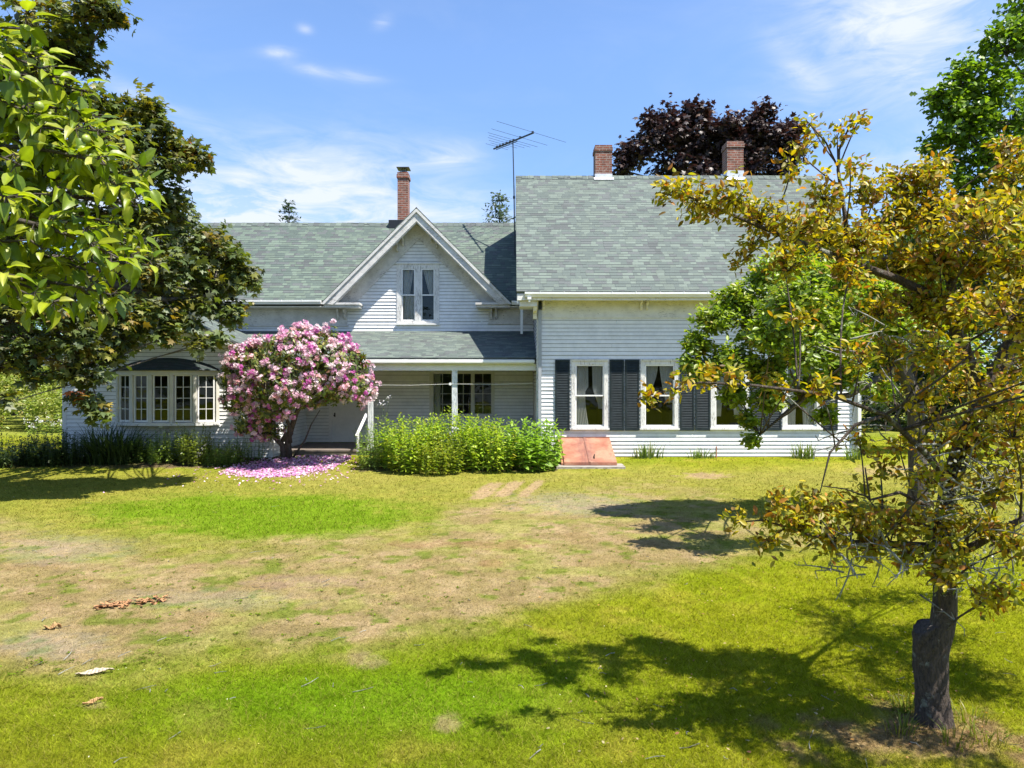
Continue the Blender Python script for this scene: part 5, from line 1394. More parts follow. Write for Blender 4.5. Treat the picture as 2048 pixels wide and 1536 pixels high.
for fv, ff, k_ in allv:
    nn = int(k_.sum()); V_ = np.einsum('nij,kj->nki', FMS[k_], fv) + LT[k_][:, None]; kk = len(fv)
    tl_ = np.array(ff).ravel(); Ls.append((tl_[None] + (np.arange(nn) * kk)[:, None]).ravel() + o_); Ss.append(np.arange(nn * len(ff)) * 4 + l_)
    Vs.append(V_.reshape(-1, 3)); rib = np.where(np.abs(fv[:, 0]) < 1e-6, 1.25, 1.0); Cs.append((CC[k_][:, None, :] * rib[None, :, None]).reshape(-1, 3)); o_ += nn * kk; l_ += nn * len(tl_)
np_mesh('crown', np.concatenate(Vs), np.concatenate(Ls), np.concatenate(Ss), np.concatenate(Cs), M['leaf'], apple, True)
mbt.build('trunk', M['bark'], apple, True)
M['fruit'] = plain('green_apple_skin', (0.24, 0.30, 0.06), 0.4, 0, 0.2, 30)
for p in [W(70, 168, 1.93), W(172, 278, 2.02), W(165, 300, 2.0), W(30, 150, 1.88), W(78, 212, 1.92)]:
    mb = MB(); mb.tube([p + [0, 0, dz_] for dz_ in (0.012, 0.009, 0, -0.009, -0.012)], [0.003, 0.009, 0.0125, 0.009, 0.003], 10); mb.build('apple', M['fruit'], apple, True)

# ---- big bronze maple at the left
mp = []
for px, py, Z, r, n in [(60, -60, 13.5, 1.3, 40), (170, 20, 13, .75, 30), (215, 35, 13, .42, 14), (100, 70, 13, .9, 40), (30, 130, 13, 1.0, 40), (140, 130, 13.3, .55, 22), (60, 210, 12.8, .9, 40), (160, 215, 13, .7, 34), (215, 215, 13.2, .45, 18), (290, 225, 13.5, .42, 18), (240, 280, 13.2, .75, 36), (320, 270, 13.6, .5, 22), (380, 310, 14, .42, 17), (405, 318, 14, .25, 8), (330, 335, 13.7, .55, 24), (250, 350, 13, .75, 34), (340, 400, 14, .48, 20), (150, 320, 12.6, .9, 34), (50, 330, 12.5, 1.0, 34),
                        (330, 440, 14, .38, 12), (270, 430, 13.5, .65, 26), (400, 480, 14.3, .45, 20), (440, 510, 14.5, .5, 24), (490, 555, 14.8, .42, 18), (430, 570, 14.5, .5, 24), (370, 530, 14, .55, 26), (455, 615, 14.6, .38, 14), (465, 635, 14.6, .22, 6), (390, 610, 14.2, .5, 22), (320, 560, 13.8, .6, 26), (250, 520, 13.3, .6, 18), (300, 630, 13.6, .6, 28), (370, 645, 14, .38, 16), (400, 690, 14, .22, 7), (430, 675, 14.2, .18, 5), (330, 672, 13.6, .24, 9), (230, 620, 13.2, .7, 28), (250, 675, 13.3, .38, 16), (215, 712, 13.2, .34, 13),
                        (150, 600, 12.8, .8, 24), (80, 620, 12.6, .8, 26), (10, 640, 12.4, .8, 24), (150, 690, 12.8, .6, 22), (70, 700, 12.5, .55, 18), (0, 720, 12.3, .5, 12), (180, 750, 13, .33, 11), (170, 800, 13, .30, 11), (200, 830, 13.1, .2, 7), (60, 755, 12.6, .25, 6), (130, 740, 12.8, .3, 8), (20, 800, 12.3, .2, 4),
                        (100, 440, 12.6, .6, 14), (30, 520, 12.4, .6, 12), (200, 440, 13, .6, 18),
                        (-200, -200, 14, 2.2, 60), (-300, 200, 13.5, 2.2, 60), (-250, 500, 13.5, 1.8, 45), (60, 100, 16, 1.8, 40), (150, 300, 16.5, 1.7, 40), (280, 480, 16.5, 1.2, 34), (180, 600, 16, 1.4, 34), (330, 600, 16.3, .9, 22), (30, 400, 16, 1.2, 24), (-100, 700, 12.5, .9, 20)]:
    mp.append(CL(px, py, Z, r, n, rz=r * 0.72))
for px, py, Z, r, n in [(300, 480, 17.4, 1.0, 34), (380, 540, 17.4, .85, 30), (440, 560, 17.3, .6, 20), (350, 440, 17.4, .7, 20), (250, 560, 17.4, 1.1, 36), (410, 505, 17.3, .6, 18), (180, 520, 17.4, 1.1, 34), (478, 562, 17.0, .4, 10), (330, 630, 17.2, .7, 22), (230, 650, 17, .8, 24), (370, 590, 18, .6, 28), (405, 520, 17.9, .6, 28), (430, 480, 17.6, .5, 20), (300, 600, 18, .7, 30), (340, 520, 17.8, .7, 32), (250, 600, 18, .7, 28), (150, 640, 17.3, .9, 26), (340, 560, 17.5, .7, 40), (280, 520, 17.6, .8, 40), (390, 560, 17.6, .6, 34), (430, 520, 17.5, .5, 24), (320, 600, 17.4, .6, 30), (90, 560, 17.4, 1.2, 34)]:
    mp.append(CL(px, py, Z, r, n, rz=r * 0.72))
MAP = [(0.110, 0.150, 0.032, 4), (0.080, 0.118, 0.034, 3), (0.190, 0.185, 0.022, 2.4), (0.062, 0.088, 0.036, 2), (0.23, 0.155, 0.020, 1.0), (0.045, 0.055, 0.028, 1.2), (0.16, 0.17, 0.10, 1.8), (0.36, 0.09, 0.03, 0.12)]  # the greyest tone paints the pale sheen of glossy leaves into the colour
mb0 = np.array([-12.3, 14.2, -0.4])
mst = [(mb0, 0.55), (mb0 + [0.05, 0, 0.8], 0.40), (mb0 + [0.1, 0.05, 2.2], 0.36), (mb0 + [0.3, 0.1, 4.5], 0.30), (mb0 + [0.6, 0.0, 7.5], 0.2), (mb0 + [1.0, -0.1, 10.5], 0.1)]
ml = [[(mb0 + [0.1, 0.05, 2.0], 0.2), (W(40, 560, 13), 0.13), (W(200, 560, 13.3), 0.09), (W(330, 600, 13.8), 0.05), (W(420, 590, 14.4), 0.025)],
      [(mb0 + [0.2, 0.1, 3.2], 0.2), (W(60, 420, 13.2), 0.13), (W(200, 370, 13.4), 0.08), (W(320, 320, 13.7), 0.04)],
      [(mb0 + [0.3, 0.1, 5.0], 0.16), (W(60, 200, 13.3), 0.1), (W(180, 120, 13.3), 0.05)],
      [(W(40, 560, 13), 0.07), (W(110, 660, 12.9), 0.045), (W(180, 760, 13), 0.02)]]
tree('maple_tree', 'large bronze green maple overhanging the left wing and its bow window', 'tree', [mst] + ml, mp, 401, MAPLE, 0.150, MAP, 'leaf_glossy', 'bark', per_twig=15, up=0.85, droop=0.25, twig_r=0.006, limb_r=0.04, width=1.0, min_limb=0.014, outpull=0.45, spread=1.25)

# ---- purple maple behind the main block
pm = []
for px, py, Z, r, n in [(1270, 305, 31, .95, 26), (1250, 335, 31, .6, 12), (1310, 270, 31, 1.1, 30), (1345, 240, 31, .8, 24), (1360, 270, 31, 1.2, 36), (1400, 225, 31, .6, 18), (1410, 280, 31, 1.2, 36), (1455, 255, 31, 1.0, 30), (1470, 300, 31, 1.1, 32), (1510, 255, 31, .9, 26), (1530, 225, 31, .5, 14), (1550, 280, 31, 1.0, 28), (1580, 300, 31, .7, 20), (1560, 340, 31, .8, 22), (1340, 330, 31, 1.2, 30), (1420, 340, 31, 1.2, 30), (1500, 345, 31, 1.2, 28), (1390, 300, 33, 1.6, 30), (1500, 300, 33, 1.5, 30), (1590, 255, 31, .45, 9), (1420, 450, 31.5, 3.5, 60), (1375, 215, 31, .3, 6), (1300, 240, 31, .4, 8)]:
    pm.append(CL(px, py, Z, r, n, rz=r * 0.8))
PUR = [(0.040, 0.022, 0.020, 4), (0.055, 0.030, 0.024, 2), (0.030, 0.018, 0.019, 3), (0.075, 0.036, 0.022, 1), (0.09, 0.07, 0.065, 1)]
pb = np.array([9.0, 31.5, -0.1])
tree('purple_maple_tree', 'dark purple leaved maple rising behind the farmhouse between its two right chimneys', 'tree', [[(pb, .4), (pb + [0, 0, 3], .33), (pb + [0, 0, 7], .25), (pb + [-.3, 0, 11.5], .1)]], pm, 501, MAPLE, 0.22, PUR, 'leaf_purple', 'bark', per_twig=26, up=0.7, droop=0.3, twig_r=0.012, limb_r=0.07, min_limb=0.03, spread=1.6, outpull=0.4)

# ---- rhododendron
rb = np.array([-5.88, 18.72, -0.08])
def dome(p): return p
rc = np.array([-5.25, 17.75, 2.25])
rho = thing('rhododendron', 'big rhododendron covered in pink blossom between bow window and porch', 'flowering shrub', tuple(rb))
rng = np.random.default_rng(601)
lobes = [(-6.20, 17.75, 2.35, .80, .85, .72), (-5.40, 17.7, 2.55, .92, 1.0, .75), (-4.60, 17.8, 2.45, .80, .9, .70), (-4.15, 17.9, 2.05, .62, .75, .55), (-6.45, 17.8, 1.85, .62, .75, .55), (-5.6, 17.6, 1.95, .85, .95, .62), (-4.8, 17.75, 1.95, .75, .85, .48), (-6.2, 17.9, 1.55, .50, .6, .35), (-5.1, 17.8, 3.05, .55, .6, .28), (-6.0, 17.8, 2.95, .5, .6, .25), (-6.55, 17.8, 2.50, .48, .6, .40), (-3.92, 17.8, 2.45, .42, .6, .42), (-5.0, 17.5, 2.9, .5, .5, .3), (-6.85, 17.8, 2.1, .42, .5, .45), (-6.85, 17.9, 1.55, .40, .45, .42), (-6.7, 18.0, 1.05, .34, .4, .40), (-6.5, 18.1, 1.1, .36, .4, .45), (-6.1, 18.2, .95, .28, .35, .35), (-3.95, 17.8, 1.75, .38, .5, .3), (-5.9, 17.5, 1.35, .4, .5, .22)]
P_ = []; Nn_ = []
for (cx, cy, cz, rx, ry, rz) in lobes:
    k = int(330 * rx * rz / 0.55); d = unit(rng.normal(size=(k, 3)))
    p = np.array([cx, cy, cz]) + d * [rx, ry, rz]
    p = p + rng.normal(size=p.shape) * 0.05 + d * ((fbm(p[:, 0] * 2.2, p[:, 2] * 2.2, 91, 3) - .5) * .55)[:, None]
    P_.append(p); Nn_.append(d)
P_ = np.concatenate(P_); Nn_ = np.concatenate(Nn_)
inside = np.zeros(len(P_), bool)
for (cx, cy, cz, rx, ry, rz) in lobes: inside |= (((P_ - [cx, cy, cz]) / [rx, ry, rz]) ** 2).sum(1) < 0.74
P_ = P_[~inside]; Nn_ = Nn_[~inside]
# whorls of leaves
wp = np.repeat(P_ - Nn_ * 0.05, 8, 0); wn = np.repeat(Nn_, 8, 0); n = len(wp)
tang = rng.normal(size=(n, 3)); tang = unit(tang - wn * (tang * wn).sum(1, keepdims=True))
ax = unit(tang + wn * 0.15 + [0, 0, -0.35]); 
RL = [(0.075, 0.115, 0.020, 3), (0.115, 0.15, 0.025, 3), (0.20, 0.225, 0.035, 2), (0.05, 0.075, 0.02, 1), (0.27, 0.25, 0.05, 1.0), (0.17, 0.08, 0.04, 0.8)]
scatter('foliage', LONG[0], LONG[1], frames(ax, wn + [0, 0, 0.4], 0.135 * rng.uniform(0.7, 1.2, n), 1.2), wp + tang * 0.01, pick(rng, RL, n) * rng.uniform(0.75, 1.25, (n, 1)), M['leaf_glossy'], rho)
# trusses of blossom
fl = rng.random(len(P_)) < np.where(P_[:, 2] > 1.6, 0.82, 0.42) * (fbm(P_[:, 0] * 3, P_[:, 2] * 3, 93, 2) > .36)
tp = P_[fl] + Nn_[fl] * 0.05; tn = unit(Nn_[fl] + [0, -0.1, 0.35]); nt = len(tp)
hue = rng.random(nt)
BL_ = [(0.64, 0.31, 0.48, 3), (0.72, 0.45, 0.57, 3.5), (0.78, 0.56, 0.62, 3.5), (0.54, 0.13, 0.40, 3.2), (0.80, 0.67, 0.66, 2.6), (0.66, 0.36, 0.36, 1.5)]
tcol = pick(rng, BL_, nt)
k = 13; fp = np.repeat(tp, k, 0); fn = np.repeat(tn, k, 0); n = len(fp)
off = unit(rng.normal(size=(n, 3)) + fn * 0.9); fc = fp + off * rng.uniform(0.03, 0.085, (n, 1))
petals = []; pf = []
for j in range(5):
    a = j * 2 * math.pi / 5; c_, s_ = math.cos(a), math.sin(a); i0 = len(petals)
    for (u, v, z) in ((0, 0.05, -.25), (.30, .55, .05), (0, 1.0, .22), (-.30, .55, .05)):
        petals.append((u * c_ - v * s_, u * s_ + v * c_, z))
    pf.append((i0, i0 + 1, i0 + 2, i0 + 3))
t0 = rng.normal(size=(n, 3))
colf = np.repeat(tcol, k, 0) * rng.uniform(0.8, 1.18, (n, 1))
colf = np.where(rng.random((n, 1)) < 0.16, np.array([0.80, 0.66, 0.70]), colf)
scatter('blossom', petals, pf, frames(t0, off + fn * 0.3, 0.042 * rng.uniform(0.8, 1.2, n)), fc, np.clip(colf, 0, 0.85), M['petal'], rho)
# inner dark leaves and dead trusses to close the crown, then the stems
mb = MB()
for pts, r0, r1 in (([rb, W(575, 880, 18.6), W(592, 830, 18.4), W(612, 780, 18.1), (-5.0, 17.9, 2.4)], .10, .03), ([rb + [-.1, 0, 0], W(565, 890, 18.6), W(548, 872, 18.5), W(536, 850, 18.3), W(530, 800, 18.0), (-6.2, 17.8, 2.2)], .085, .025), ([W(580, 885, 18.6), W(578, 850, 18.4), W(566, 815, 18.2), (-5.7, 17.7, 2.2)], .055, .02),
                    ([W(598, 820, 18.35), W(640, 775, 18.1), (-4.5, 17.9, 2.1)], .04, .015), ([rb + [0.05, 0, 0], W(610, 880, 18.6), W(622, 850, 18.5), W(640, 820, 18.3)], .03, .012), ([W(562, 886, 18.6), W(572, 868, 18.55), W(585, 866, 18.5)], .06, .045)):
    pts = [np.array(p, float) for p in pts]; mb.tube(pts, list(np.linspace(r0, r1, len(pts))), 8, True, 0.15, rng)
for (cx, cy, cz, rx, ry, rz) in lobes:
    for q in range(16):
        d = unit(rng.normal(size=3)); mb.tube(curve_pts((cx, cy, cz - rz * .4), np.array([cx, cy, cz]) + d * np.array([rx, ry, rz]) * .9, 4, rng, 0, .1), [.014, .011, .008, .005], 4, False)
# a bare top twig
for px, py in ((592, 640), (612, 632), (575, 655), (600, 655)): mb.tube(curve_pts((-5.45, 17.7, 3.2), W(px, py, 17.7), 4, rng, 0, .06), [.006, .005, .004, .003], 4, False)
mb.build('trunk', M['bark'], rho, True)

# fallen petals on the ground beneath it
n = 9000; rng = np.random.default_rng(611)
x = rng.uniform(-6.95, -3.95, n); y = 1 / rng.uniform(1 / 19.0, 1 / 15.9, n)
px = 1024 + x * F / y; py = 768 + (CAMZ - gz(x, y)) * F / y
lo = np.interp(px, [410, 450, 520, 600, 660, 700], [936, 948, 955, 952, 940, 918]); hi = np.interp(px, [410, 470, 560, 640, 700], [944, 934, 920, 913, 908])
keep = (py < lo + rng.normal(size=n) * 2.5) & (py > hi + rng.normal(size=n) * 4) & (px > 408) & (px < 702)
keep &= rng.random(n) < 0.9
x, y = x[keep], y[keep]
xs2 = rng.normal(-5.35, 1.3, 700); ys2 = rng.normal(17.4, 1.1, 700); k2 = (ys2 < 19) & (xs2 < -3.7); x = np.concatenate([x, xs2[k2]]); y = np.concatenate([y, ys2[k2]]); n = len(x)
T = np.stack([x, y, gz(x, y) + rng.uniform(0.012, 0.04, n)], 1)
c = pick(rng, [(0.66, 0.32, 0.56, 3), (0.74, 0.46, 0.65, 3), (0.55, 0.18, 0.48, 2), (0.82, 0.68, 0.76, 3)], n)
o = scatter('fallen_petals', [(-.5, 0, 0), (0, -.5, .12), (.5, 0, 0), (0, .5, .15)], [(0, 1, 2, 3)], frames(rng.normal(size=(n, 3)) * [1, 1, .2], rng.normal(size=(n, 3)) * .35 + [0, 0, 1], 0.05 * rng.uniform(0.7, 1.4, n)), T, c, M['petal'])
tag(o, 'carpet of fallen pink petals on the grass under the rhododendron', 'petals', kind='stuff')

# ---- borders: stem plants made of upright stems with leaves
def stem_plant(name, label, cat, cx, cy, rx, ry, ns, h0, h1, pal, seed, size=0.085, tmpl=LONG, per=26, group=None, width=1.3, leafm='leaf', lean=0.18, droop=0.25, flowers=None, start=0.12):
    rng = np.random.default_rng(seed)
    z0 = float(gz(cx, cy))
    t = thing(name, label, cat, (cx, cy, z0), group)
    a = rng.uniform(0, 6.283, ns); r = np.sqrt(rng.random(ns))
    bx_ = cx + np.cos(a) * r * rx; by_ = cy + np.sin(a) * r * ry; bz_ = gz(bx_, by_) - 0.02
    h = rng.uniform(h0, h1, ns) * (1 - 0.18 * r ** 3) * (.80 + .42 * fbm(bx_ * 2.6, by_ * 2.6 + seed, 71, 3))
    ln = np.stack([np.cos(a) * r * lean + rng.normal(size=ns) * .07, np.sin(a) * r * lean + rng.normal(size=ns) * .07, np.ones(ns)], 1)
    base = np.stack([bx_, by_, bz_], 1); tip = base + ln * h[:, None]
    mb = MB()
    for i in range(0, ns): mb.tube([base[i], (base[i] + tip[i]) / 2 + rng.normal(size=3) * .015, tip[i]], [.006, .005, .003], 3, False)
    mb.build('stems', M['stem'], t)
    f = np.repeat(np.linspace(start, 1.0, per)[None], ns, 0) + rng.normal(size=(ns, per)) * .02
    pos = base[:, None] + (tip - base)[:, None] * f[..., None]
    an = np.arange(per)[None] * 2.4 + rng.uniform(0, 6.28, (ns, 1)) + rng.normal(size=(ns, per)) * .4
    up = 0.15 + 0.9 * np.clip(f - 0.75, 0, 1) * 3 - droop * (1 - f)
    ax = np.stack([np.cos(an), np.sin(an), up + rng.normal(size=an.shape) * .25], -1)
    sz_ = size * (1.15 - 0.55 * np.clip(f - 0.6, 0, 1) * 2) * rng.uniform(0.7, 1.25, f.shape)
    n = ns * per
    nm = np.stack([-np.cos(an) * .4, -np.sin(an) * .4, np.ones_like(an)], -1).reshape(-1, 3) + rng.normal(size=(n, 3)) * .3
    c1 = np.repeat(pick(rng, pal, ns), per, 0); c2 = pick(rng, pal, n); cc = (c1 * .6 + c2 * .4) * rng.uniform(.8, 1.22, (n, 1))
    scatter('foliage', tmpl[0], tmpl[1], frames(ax.reshape(-1, 3), nm, sz_.ravel(), width), pos.reshape(-1, 3), cc, M[leafm], t)
    if flowers: flowers(t, tip, rng)
    return t
M['stem'] = plain('green_stem', (0.10, 0.14, 0.03), 0.6)
YG = [(0.32, 0.425, 0.032, 3), (0.246, 0.371, 0.029, 3), (0.395, 0.46, 0.043, 2), (0.17, 0.283, 0.026, 2), (0.452, 0.389, 0.043, 0.5)]
BG = [(0.189, 0.283, 0.051, 3), (0.151, 0.248, 0.051, 2), (0.282, 0.354, 0.072, 2)]
G2 = [(0.208, 0.336, 0.036, 3), (0.264, 0.407, 0.043, 3), (0.151, 0.265, 0.032, 2)]
def phlox_flowers(t, tip, rng):
    P2 = np.repeat(tip, 9, 0) + rng.normal(size=(len(tip) * 9, 3)) * [.045, .04, .03]; n = len(P2)
    scatter('blossom', petals, pf, frames(rng.normal(size=(n, 3)), rng.normal(size=(n, 3)) * .5 + [0, -.6, .7], .022 * rng.uniform(.8, 1.2, n)), P2, np.array([[.8, .78, .82]]) * rng.uniform(.85, 1.05, (n, 1)), M['petal'], t)
GRP = 'leafy plants in the border before the porch'
stem_plant('border_plant', 'bushy blue green plant at the border end beside the handrail', 'plant', -3.35, 17.9, .50, .75, 70, .75, 1.10, BG, 701, .085, LONG, 26, GRP, 1.2)
stem_plant('border_plant', 'bright yellow green plant in front of the left porch post', 'plant', -2.55, 17.6, .62, .95, 120, .95, 1.22, YG, 702, .115, LONG, 26, GRP, 1.4)
stem_plant('border_plant', 'low yellow flecked bush at the front of the border below the porch window', 'plant', -1.75, 17.1, .62, .62, 110, .65, 1.0, [(0.27, 0.32, 0.025, 3), (0.20, 0.28, 0.025, 2), (0.34, 0.32, 0.03, 1)], 703, .075, OVAL, 28, GRP, 1.0)
stem_plant('border_plant', 'tall pale green plant around the foot of the right porch post', 'plant', -1.35, 18.1, .75, .65, 110, .95, 1.28, YG, 704, .12, LONG, 24, GRP, 1.4)
stem_plant('border_plant', 'dense green plant in the border under the right half of the porch window', 'plant', -.50, 17.7, .65, .95, 115, .92, 1.18, YG, 705, .115, LONG, 26, GRP, 1.4)
stem_plant('border_plant', 'broad leaved green plant at the border end touching the cellar hatch', 'plant', .55, 17.75, .58, .85, 80, .82, 1.15, G2, 706, .155, LONG, 20, GRP, 1.6)
stem_plant('tall_phlox', 'lone tall stem with white flowers rising above the border', 'flower', sx(770, 18.3), 18.3, .05, .05, 3, 1.55, 1.68, BG, 707, .07, LONG, 14, None, 1.0, flowers=phlox_flowers, start=.35, lean=.02)
stem_plant('white_flower', 'short plant with a white flower head in the border by the right porch post', 'flower', sx(912, 17.4), 17.3, .04, .04, 2, 1.10, 1.16, YG, 708, .07, LONG, 14, None, 1.0, flowers=phlox_flowers, lean=.02)

def blade_clump(name, label, cat, cx, cy, rx, n, h, pal, seed, group=None, wid=0.022, arch=0.5, ry=None):
    rng = np.random.default_rng(seed); ry = ry or rx
    t = thing(name, label, cat, (cx, cy, float(gz(cx, cy))), group)
    a = rng.uniform(0, 6.283, n); r = np.sqrt(rng.random(n))
    b = np.stack([cx + np.cos(a) * r * rx, cy + np.sin(a) * r * ry, np.zeros(n)], 1); b[:, 2] = gz(b[:, 0], b[:, 1]) - .02
    d = np.stack([np.cos(a), np.sin(a)], 1) + rng.normal(size=(n, 2)) * .5; L = h * rng.uniform(.6, 1.1, n); ar = arch * rng.uniform(.2, 1.2, n)
    V = []; C = []; loops = []; st = []; k = 6
    col = pick(rng, pal, n) * rng.uniform(.8, 1.2, (n, 1))
    for i in range(n):
        s = np.array([-d[i, 1], d[i, 0], 0]); s /= np.linalg.norm(s) + 1e-6
        i0 = len(V)
        for j in range(k):
            f = j / (k - 1); w_ = wid * (1 - f) ** .6 * .5 + .001
            p = b[i] + np.array([d[i, 0] * ar[i] * f ** 2 * L[i], d[i, 1] * ar[i] * f ** 2 * L[i], L[i] * (f - .35 * ar[i] * f ** 2.5)])
            V += [p - s * w_, p + s * w_]; C += [col[i], col[i]]
        for j in range(k - 1):
            st.append(len(loops)); q = i0 + 2 * j; loops += [q, q + 1, q + 3, q + 2]
    np_mesh('foliage', np.array(V), np.array(loops), np.array(st), np.array(C), M['leaf'], t, True)
    return t
for i_, (x_, y_, sd_) in enumerate(QUEUE):
    blade_clump('grass_tuft', 'tuft of longer grass growing round the foot of the old crab apple trunk', 'grass tuft', x_, y_, .09, 46, .13, [(0.16, .19, .012, 2), (0.26, .21, .05, 1.5), (0.11, .15, .01, 1)], 740 + sd_, 'grass tufts round the crab apple trunk', .006, .7)
IR = [(0.13, 0.19, 0.05, 3), (0.17, 0.22, 0.06, 2), (0.09, 0.14, 0.035, 2), (0.24, 0.22, 0.09, .8)]
G_IR = 'iris clumps along the main wall'
blade_clump('iris_clump', 'upright iris clump by the wall just right of the cellar hatch', 'iris', sx(1295, 18.7), 18.7, .40, 70, .46, IR, 721, G_IR, .03, .4, .14)
blade_clump('iris_clump', 'short iris clump beside the rusty stake', 'iris', sx(1402, 18.7), 18.7, .36, 46, .34, IR, 722, G_IR, .026, .6, .14)
blade_clump('iris_clump', 'tall iris clump below the rightmost window', 'iris', sx(1608, 18.65), 18.65, .34, 75, .50, IR, 723, G_IR, .03, .5, .14)
blade_clump('iris_clump', 'dark iris clump at the right corner of the house', 'iris', sx(1702, 18.55), 18.5, .22, 60, .40, IR, 724, G_IR, .026, .6, .14)
stk = MB(); p = np.array([sx(1432, 18.75), 18.75, 0]); stk.tube([p + [0, 0, -.1], p + [0.01, 0, .3]], .022, 6)
sto = stk.build('rusty_stake', M['rust'], None); tag(sto, 'short rusty iron stake against the white wall', 'stake')
DK = [(0.045, 0.075, 0.018, 3), (0.065, 0.10, 0.02, 2), (0.035, 0.06, 0.018, 2)]
G_L = 'plants along the bow window wall'
blade_clump('daylily_clump', 'tall arching daylily clump below the left end of the bow window', 'daylily', sx(225, 18.1), 18.1, .66, 320, 1.12, DK, 731, G_L, .03, .7, .4)
stem_plant('wall_plant', 'dark spreading plant at the left corner of the bow window wing', 'plant', -13.0, 17.9, 1.0, .6, 170, .35, .75, DK, 732, .09, LONG, 18, G_L, 1.3)
stem_plant('wall_plant', 'dark leafy plant between the house corner and the daylilies', 'plant', -11.5, 18.0, .9, .5, 180, .45, .85, DK, 733, .09, LONG, 20, G_L, 1.3)
stem_plant('wall_plant', 'green stemmed plant under the middle of the bow window', 'plant', -8.95, 18.2, .75, .4, 130, .5, .85, BG, 734, .08, LONG, 22, G_L, 1.1)
stem_plant('wall_plant', 'low dark plant beneath the bow window bracket', 'plant', -9.85, 18.15, .5, .4, 120, .35, .6, DK, 738, .08, LONG, 18, G_L, 1.2)
stem_plant('wall_plant', 'yellow green shrub beneath the right end of the bow window', 'plant', sx(392, 18.0), 17.9, .34, .35, 60, .6, 1.05, [(0.16, 0.20, 0.025, 3), (0.12, 0.17, 0.02, 2), (0.20, 0.22, 0.04, 1)], 735, .075, OVAL, 22, G_L, 1.0)
stem_plant('wall_plant', 'low green plant between the yellow green shrub and the rhododendron', 'plant', sx(448, 18.1), 18.0, .5, .4, 110, .3, .62, BG, 736, .075, LONG, 18, G_L, 1.1)
stem_plant('wall_plant', 'sparse leafy stems against the wing corner left of the rhododendron trunk', 'plant', sx(510, 18.55), 18.5, .45, .22, 26, .35, .8, BG, 737, .07, LONG, 14, G_L, 1.0)

# ---- trees and thickets beyond the house
def bush_tree(name, label, cat, x, y, h, r, seed, pal, group=None, size=0.2, n=26, per=16, tmpl=OAKISH, leafm='leaf', z0=0.15, tr=0.16, squash=1.0, nt=24):
    rng = np.random.default_rng(seed); cl = []
    for i in range(n):
        f = rng.random() ** 0.8; a = rng.uniform(0, 6.283)
        rr = r * (math.sin(math.pi * min(1, 0.12 + f * 0.86)) ** 0.7) * rng.uniform(.35, .95)
        z = h * (z0 + (1 - z0) * f * .93); s = r * rng.uniform(.26, .44)
        cl.append((x + math.cos(a) * rr, y + math.sin(a) * rr * squash, z, s, s, s * .8, nt))
    b = np.array([x, y, float(gz(x, y)) - .1])
    return tree(name, label, cat, [[(b, tr * 1.5), (b + [0, 0, h * .2], tr), (b + [r * .05, 0, h * .55], tr * .7), (b + [0, r * .05, h * .88], tr * .25)]], cl, seed, tmpl, size, pal, leafm, 'bark', group=group, per_twig=per, up=.7, droop=.2, twig_r=.01, limb_r=.05, min_limb=.02, spread=1.5, twig_every=2)
LG = [(0.115, 0.180, 0.020, 3), (0.085, 0.145, 0.018, 3), (0.15, 0.21, 0.025, 1.5), (0.06, 0.11, 0.018, 2)]
MG = [(0.055, 0.095, 0.018, 3), (0.075, 0.125, 0.020, 2), (0.04, 0.07, 0.016, 2), (0.10, 0.14, 0.025, 1)]
DG = [(0.032, 0.058, 0.016, 3), (0.045, 0.075, 0.018, 2), (0.025, 0.045, 0.014, 2)]
# tall bright tree at the right edge
ta = []
for px, py, Z, r, n in [(2010, 90, 18, .9, 34), (1985, 180, 18, .8, 32), (1930, 170, 18, .55, 22), (1895, 215, 18, .5, 20), (1880, 190, 18, .35, 10), (1945, 240, 18, .8, 32), (2020, 230, 18, .9, 34), (1900, 280, 18, .5, 20), (1960, 310, 18, .8, 30), (2040, 320, 18, .9, 30), (1920, 350, 18, .5, 18), (1985, 380, 18, .7, 24), (1930, 400, 18.2, .4, 12), (2040, 410, 18.2, .8, 24), (2060, 10, 18.4, .9, 26), (2100, 150, 18.5, 1.2, 34), (2150, 320, 18.5, 1.3, 34), (1975, 430, 18.4, .6, 16), (1870, 300, 18, .25, 5), (2200, 60, 19, 1.6, 40), (2000, 470, 19, .9, 20), (2040, 70, 18, .5, 16), (2100, 480, 19, 1.3, 26), (1935, 135, 18, .35, 9)]:
    ta.append(CL(px, py, Z, r, n))
tb_ = np.array([14.6, 18.8, -.1])
tree('oak_tree', 'tall bright green tree cut by the right edge above the golden crab apple', 'tree', [[(tb_, .38), (tb_ + [0, 0, 2.5], .3), (tb_ + [-.3, 0, 6], .22), (tb_ + [-.6, 0, 10.5], .08)], [(tb_ + [0, 0, 3.5], .16), (W(1990, 330, 18.3), .1), (W(1910, 240, 18.1), .04)]], ta, 801, OAKISH, 0.17, [(0.150, 0.245, 0.016, 3), (0.11, 0.19, 0.016, 3), (0.20, 0.29, 0.02, 2), (0.07, 0.125, 0.016, 1.2)], 'leaf', 'bark', per_twig=18, up=.7, twig_r=.008, limb_r=.05, spread=1.5)
G_R = 'trees along the right edge of the lawn'
for i, (x, y, h, r, pal, lab) in enumerate([(17.5, 31, 9.5, 3.4, MG, 'dark green tree directly right of the house corner'), (22.5, 32, 9.5, 3.6, MG, 'dense mid green tree behind the crab apple trunk'), (27, 33, 10.5, 4.0, LG, 'lighter green tree at the far right edge of the lawn'), (20.2, 36, 11.5, 3.6, DG, 'darkest tree standing farther back beyond the right lawn')]):
    bush_tree('background_tree', lab, 'tree', x, y, h, r, 820 + i, pal, G_R, .24, 30, 14, nt=20)
G_S = 'shrubs under the trees beyond the right lawn'
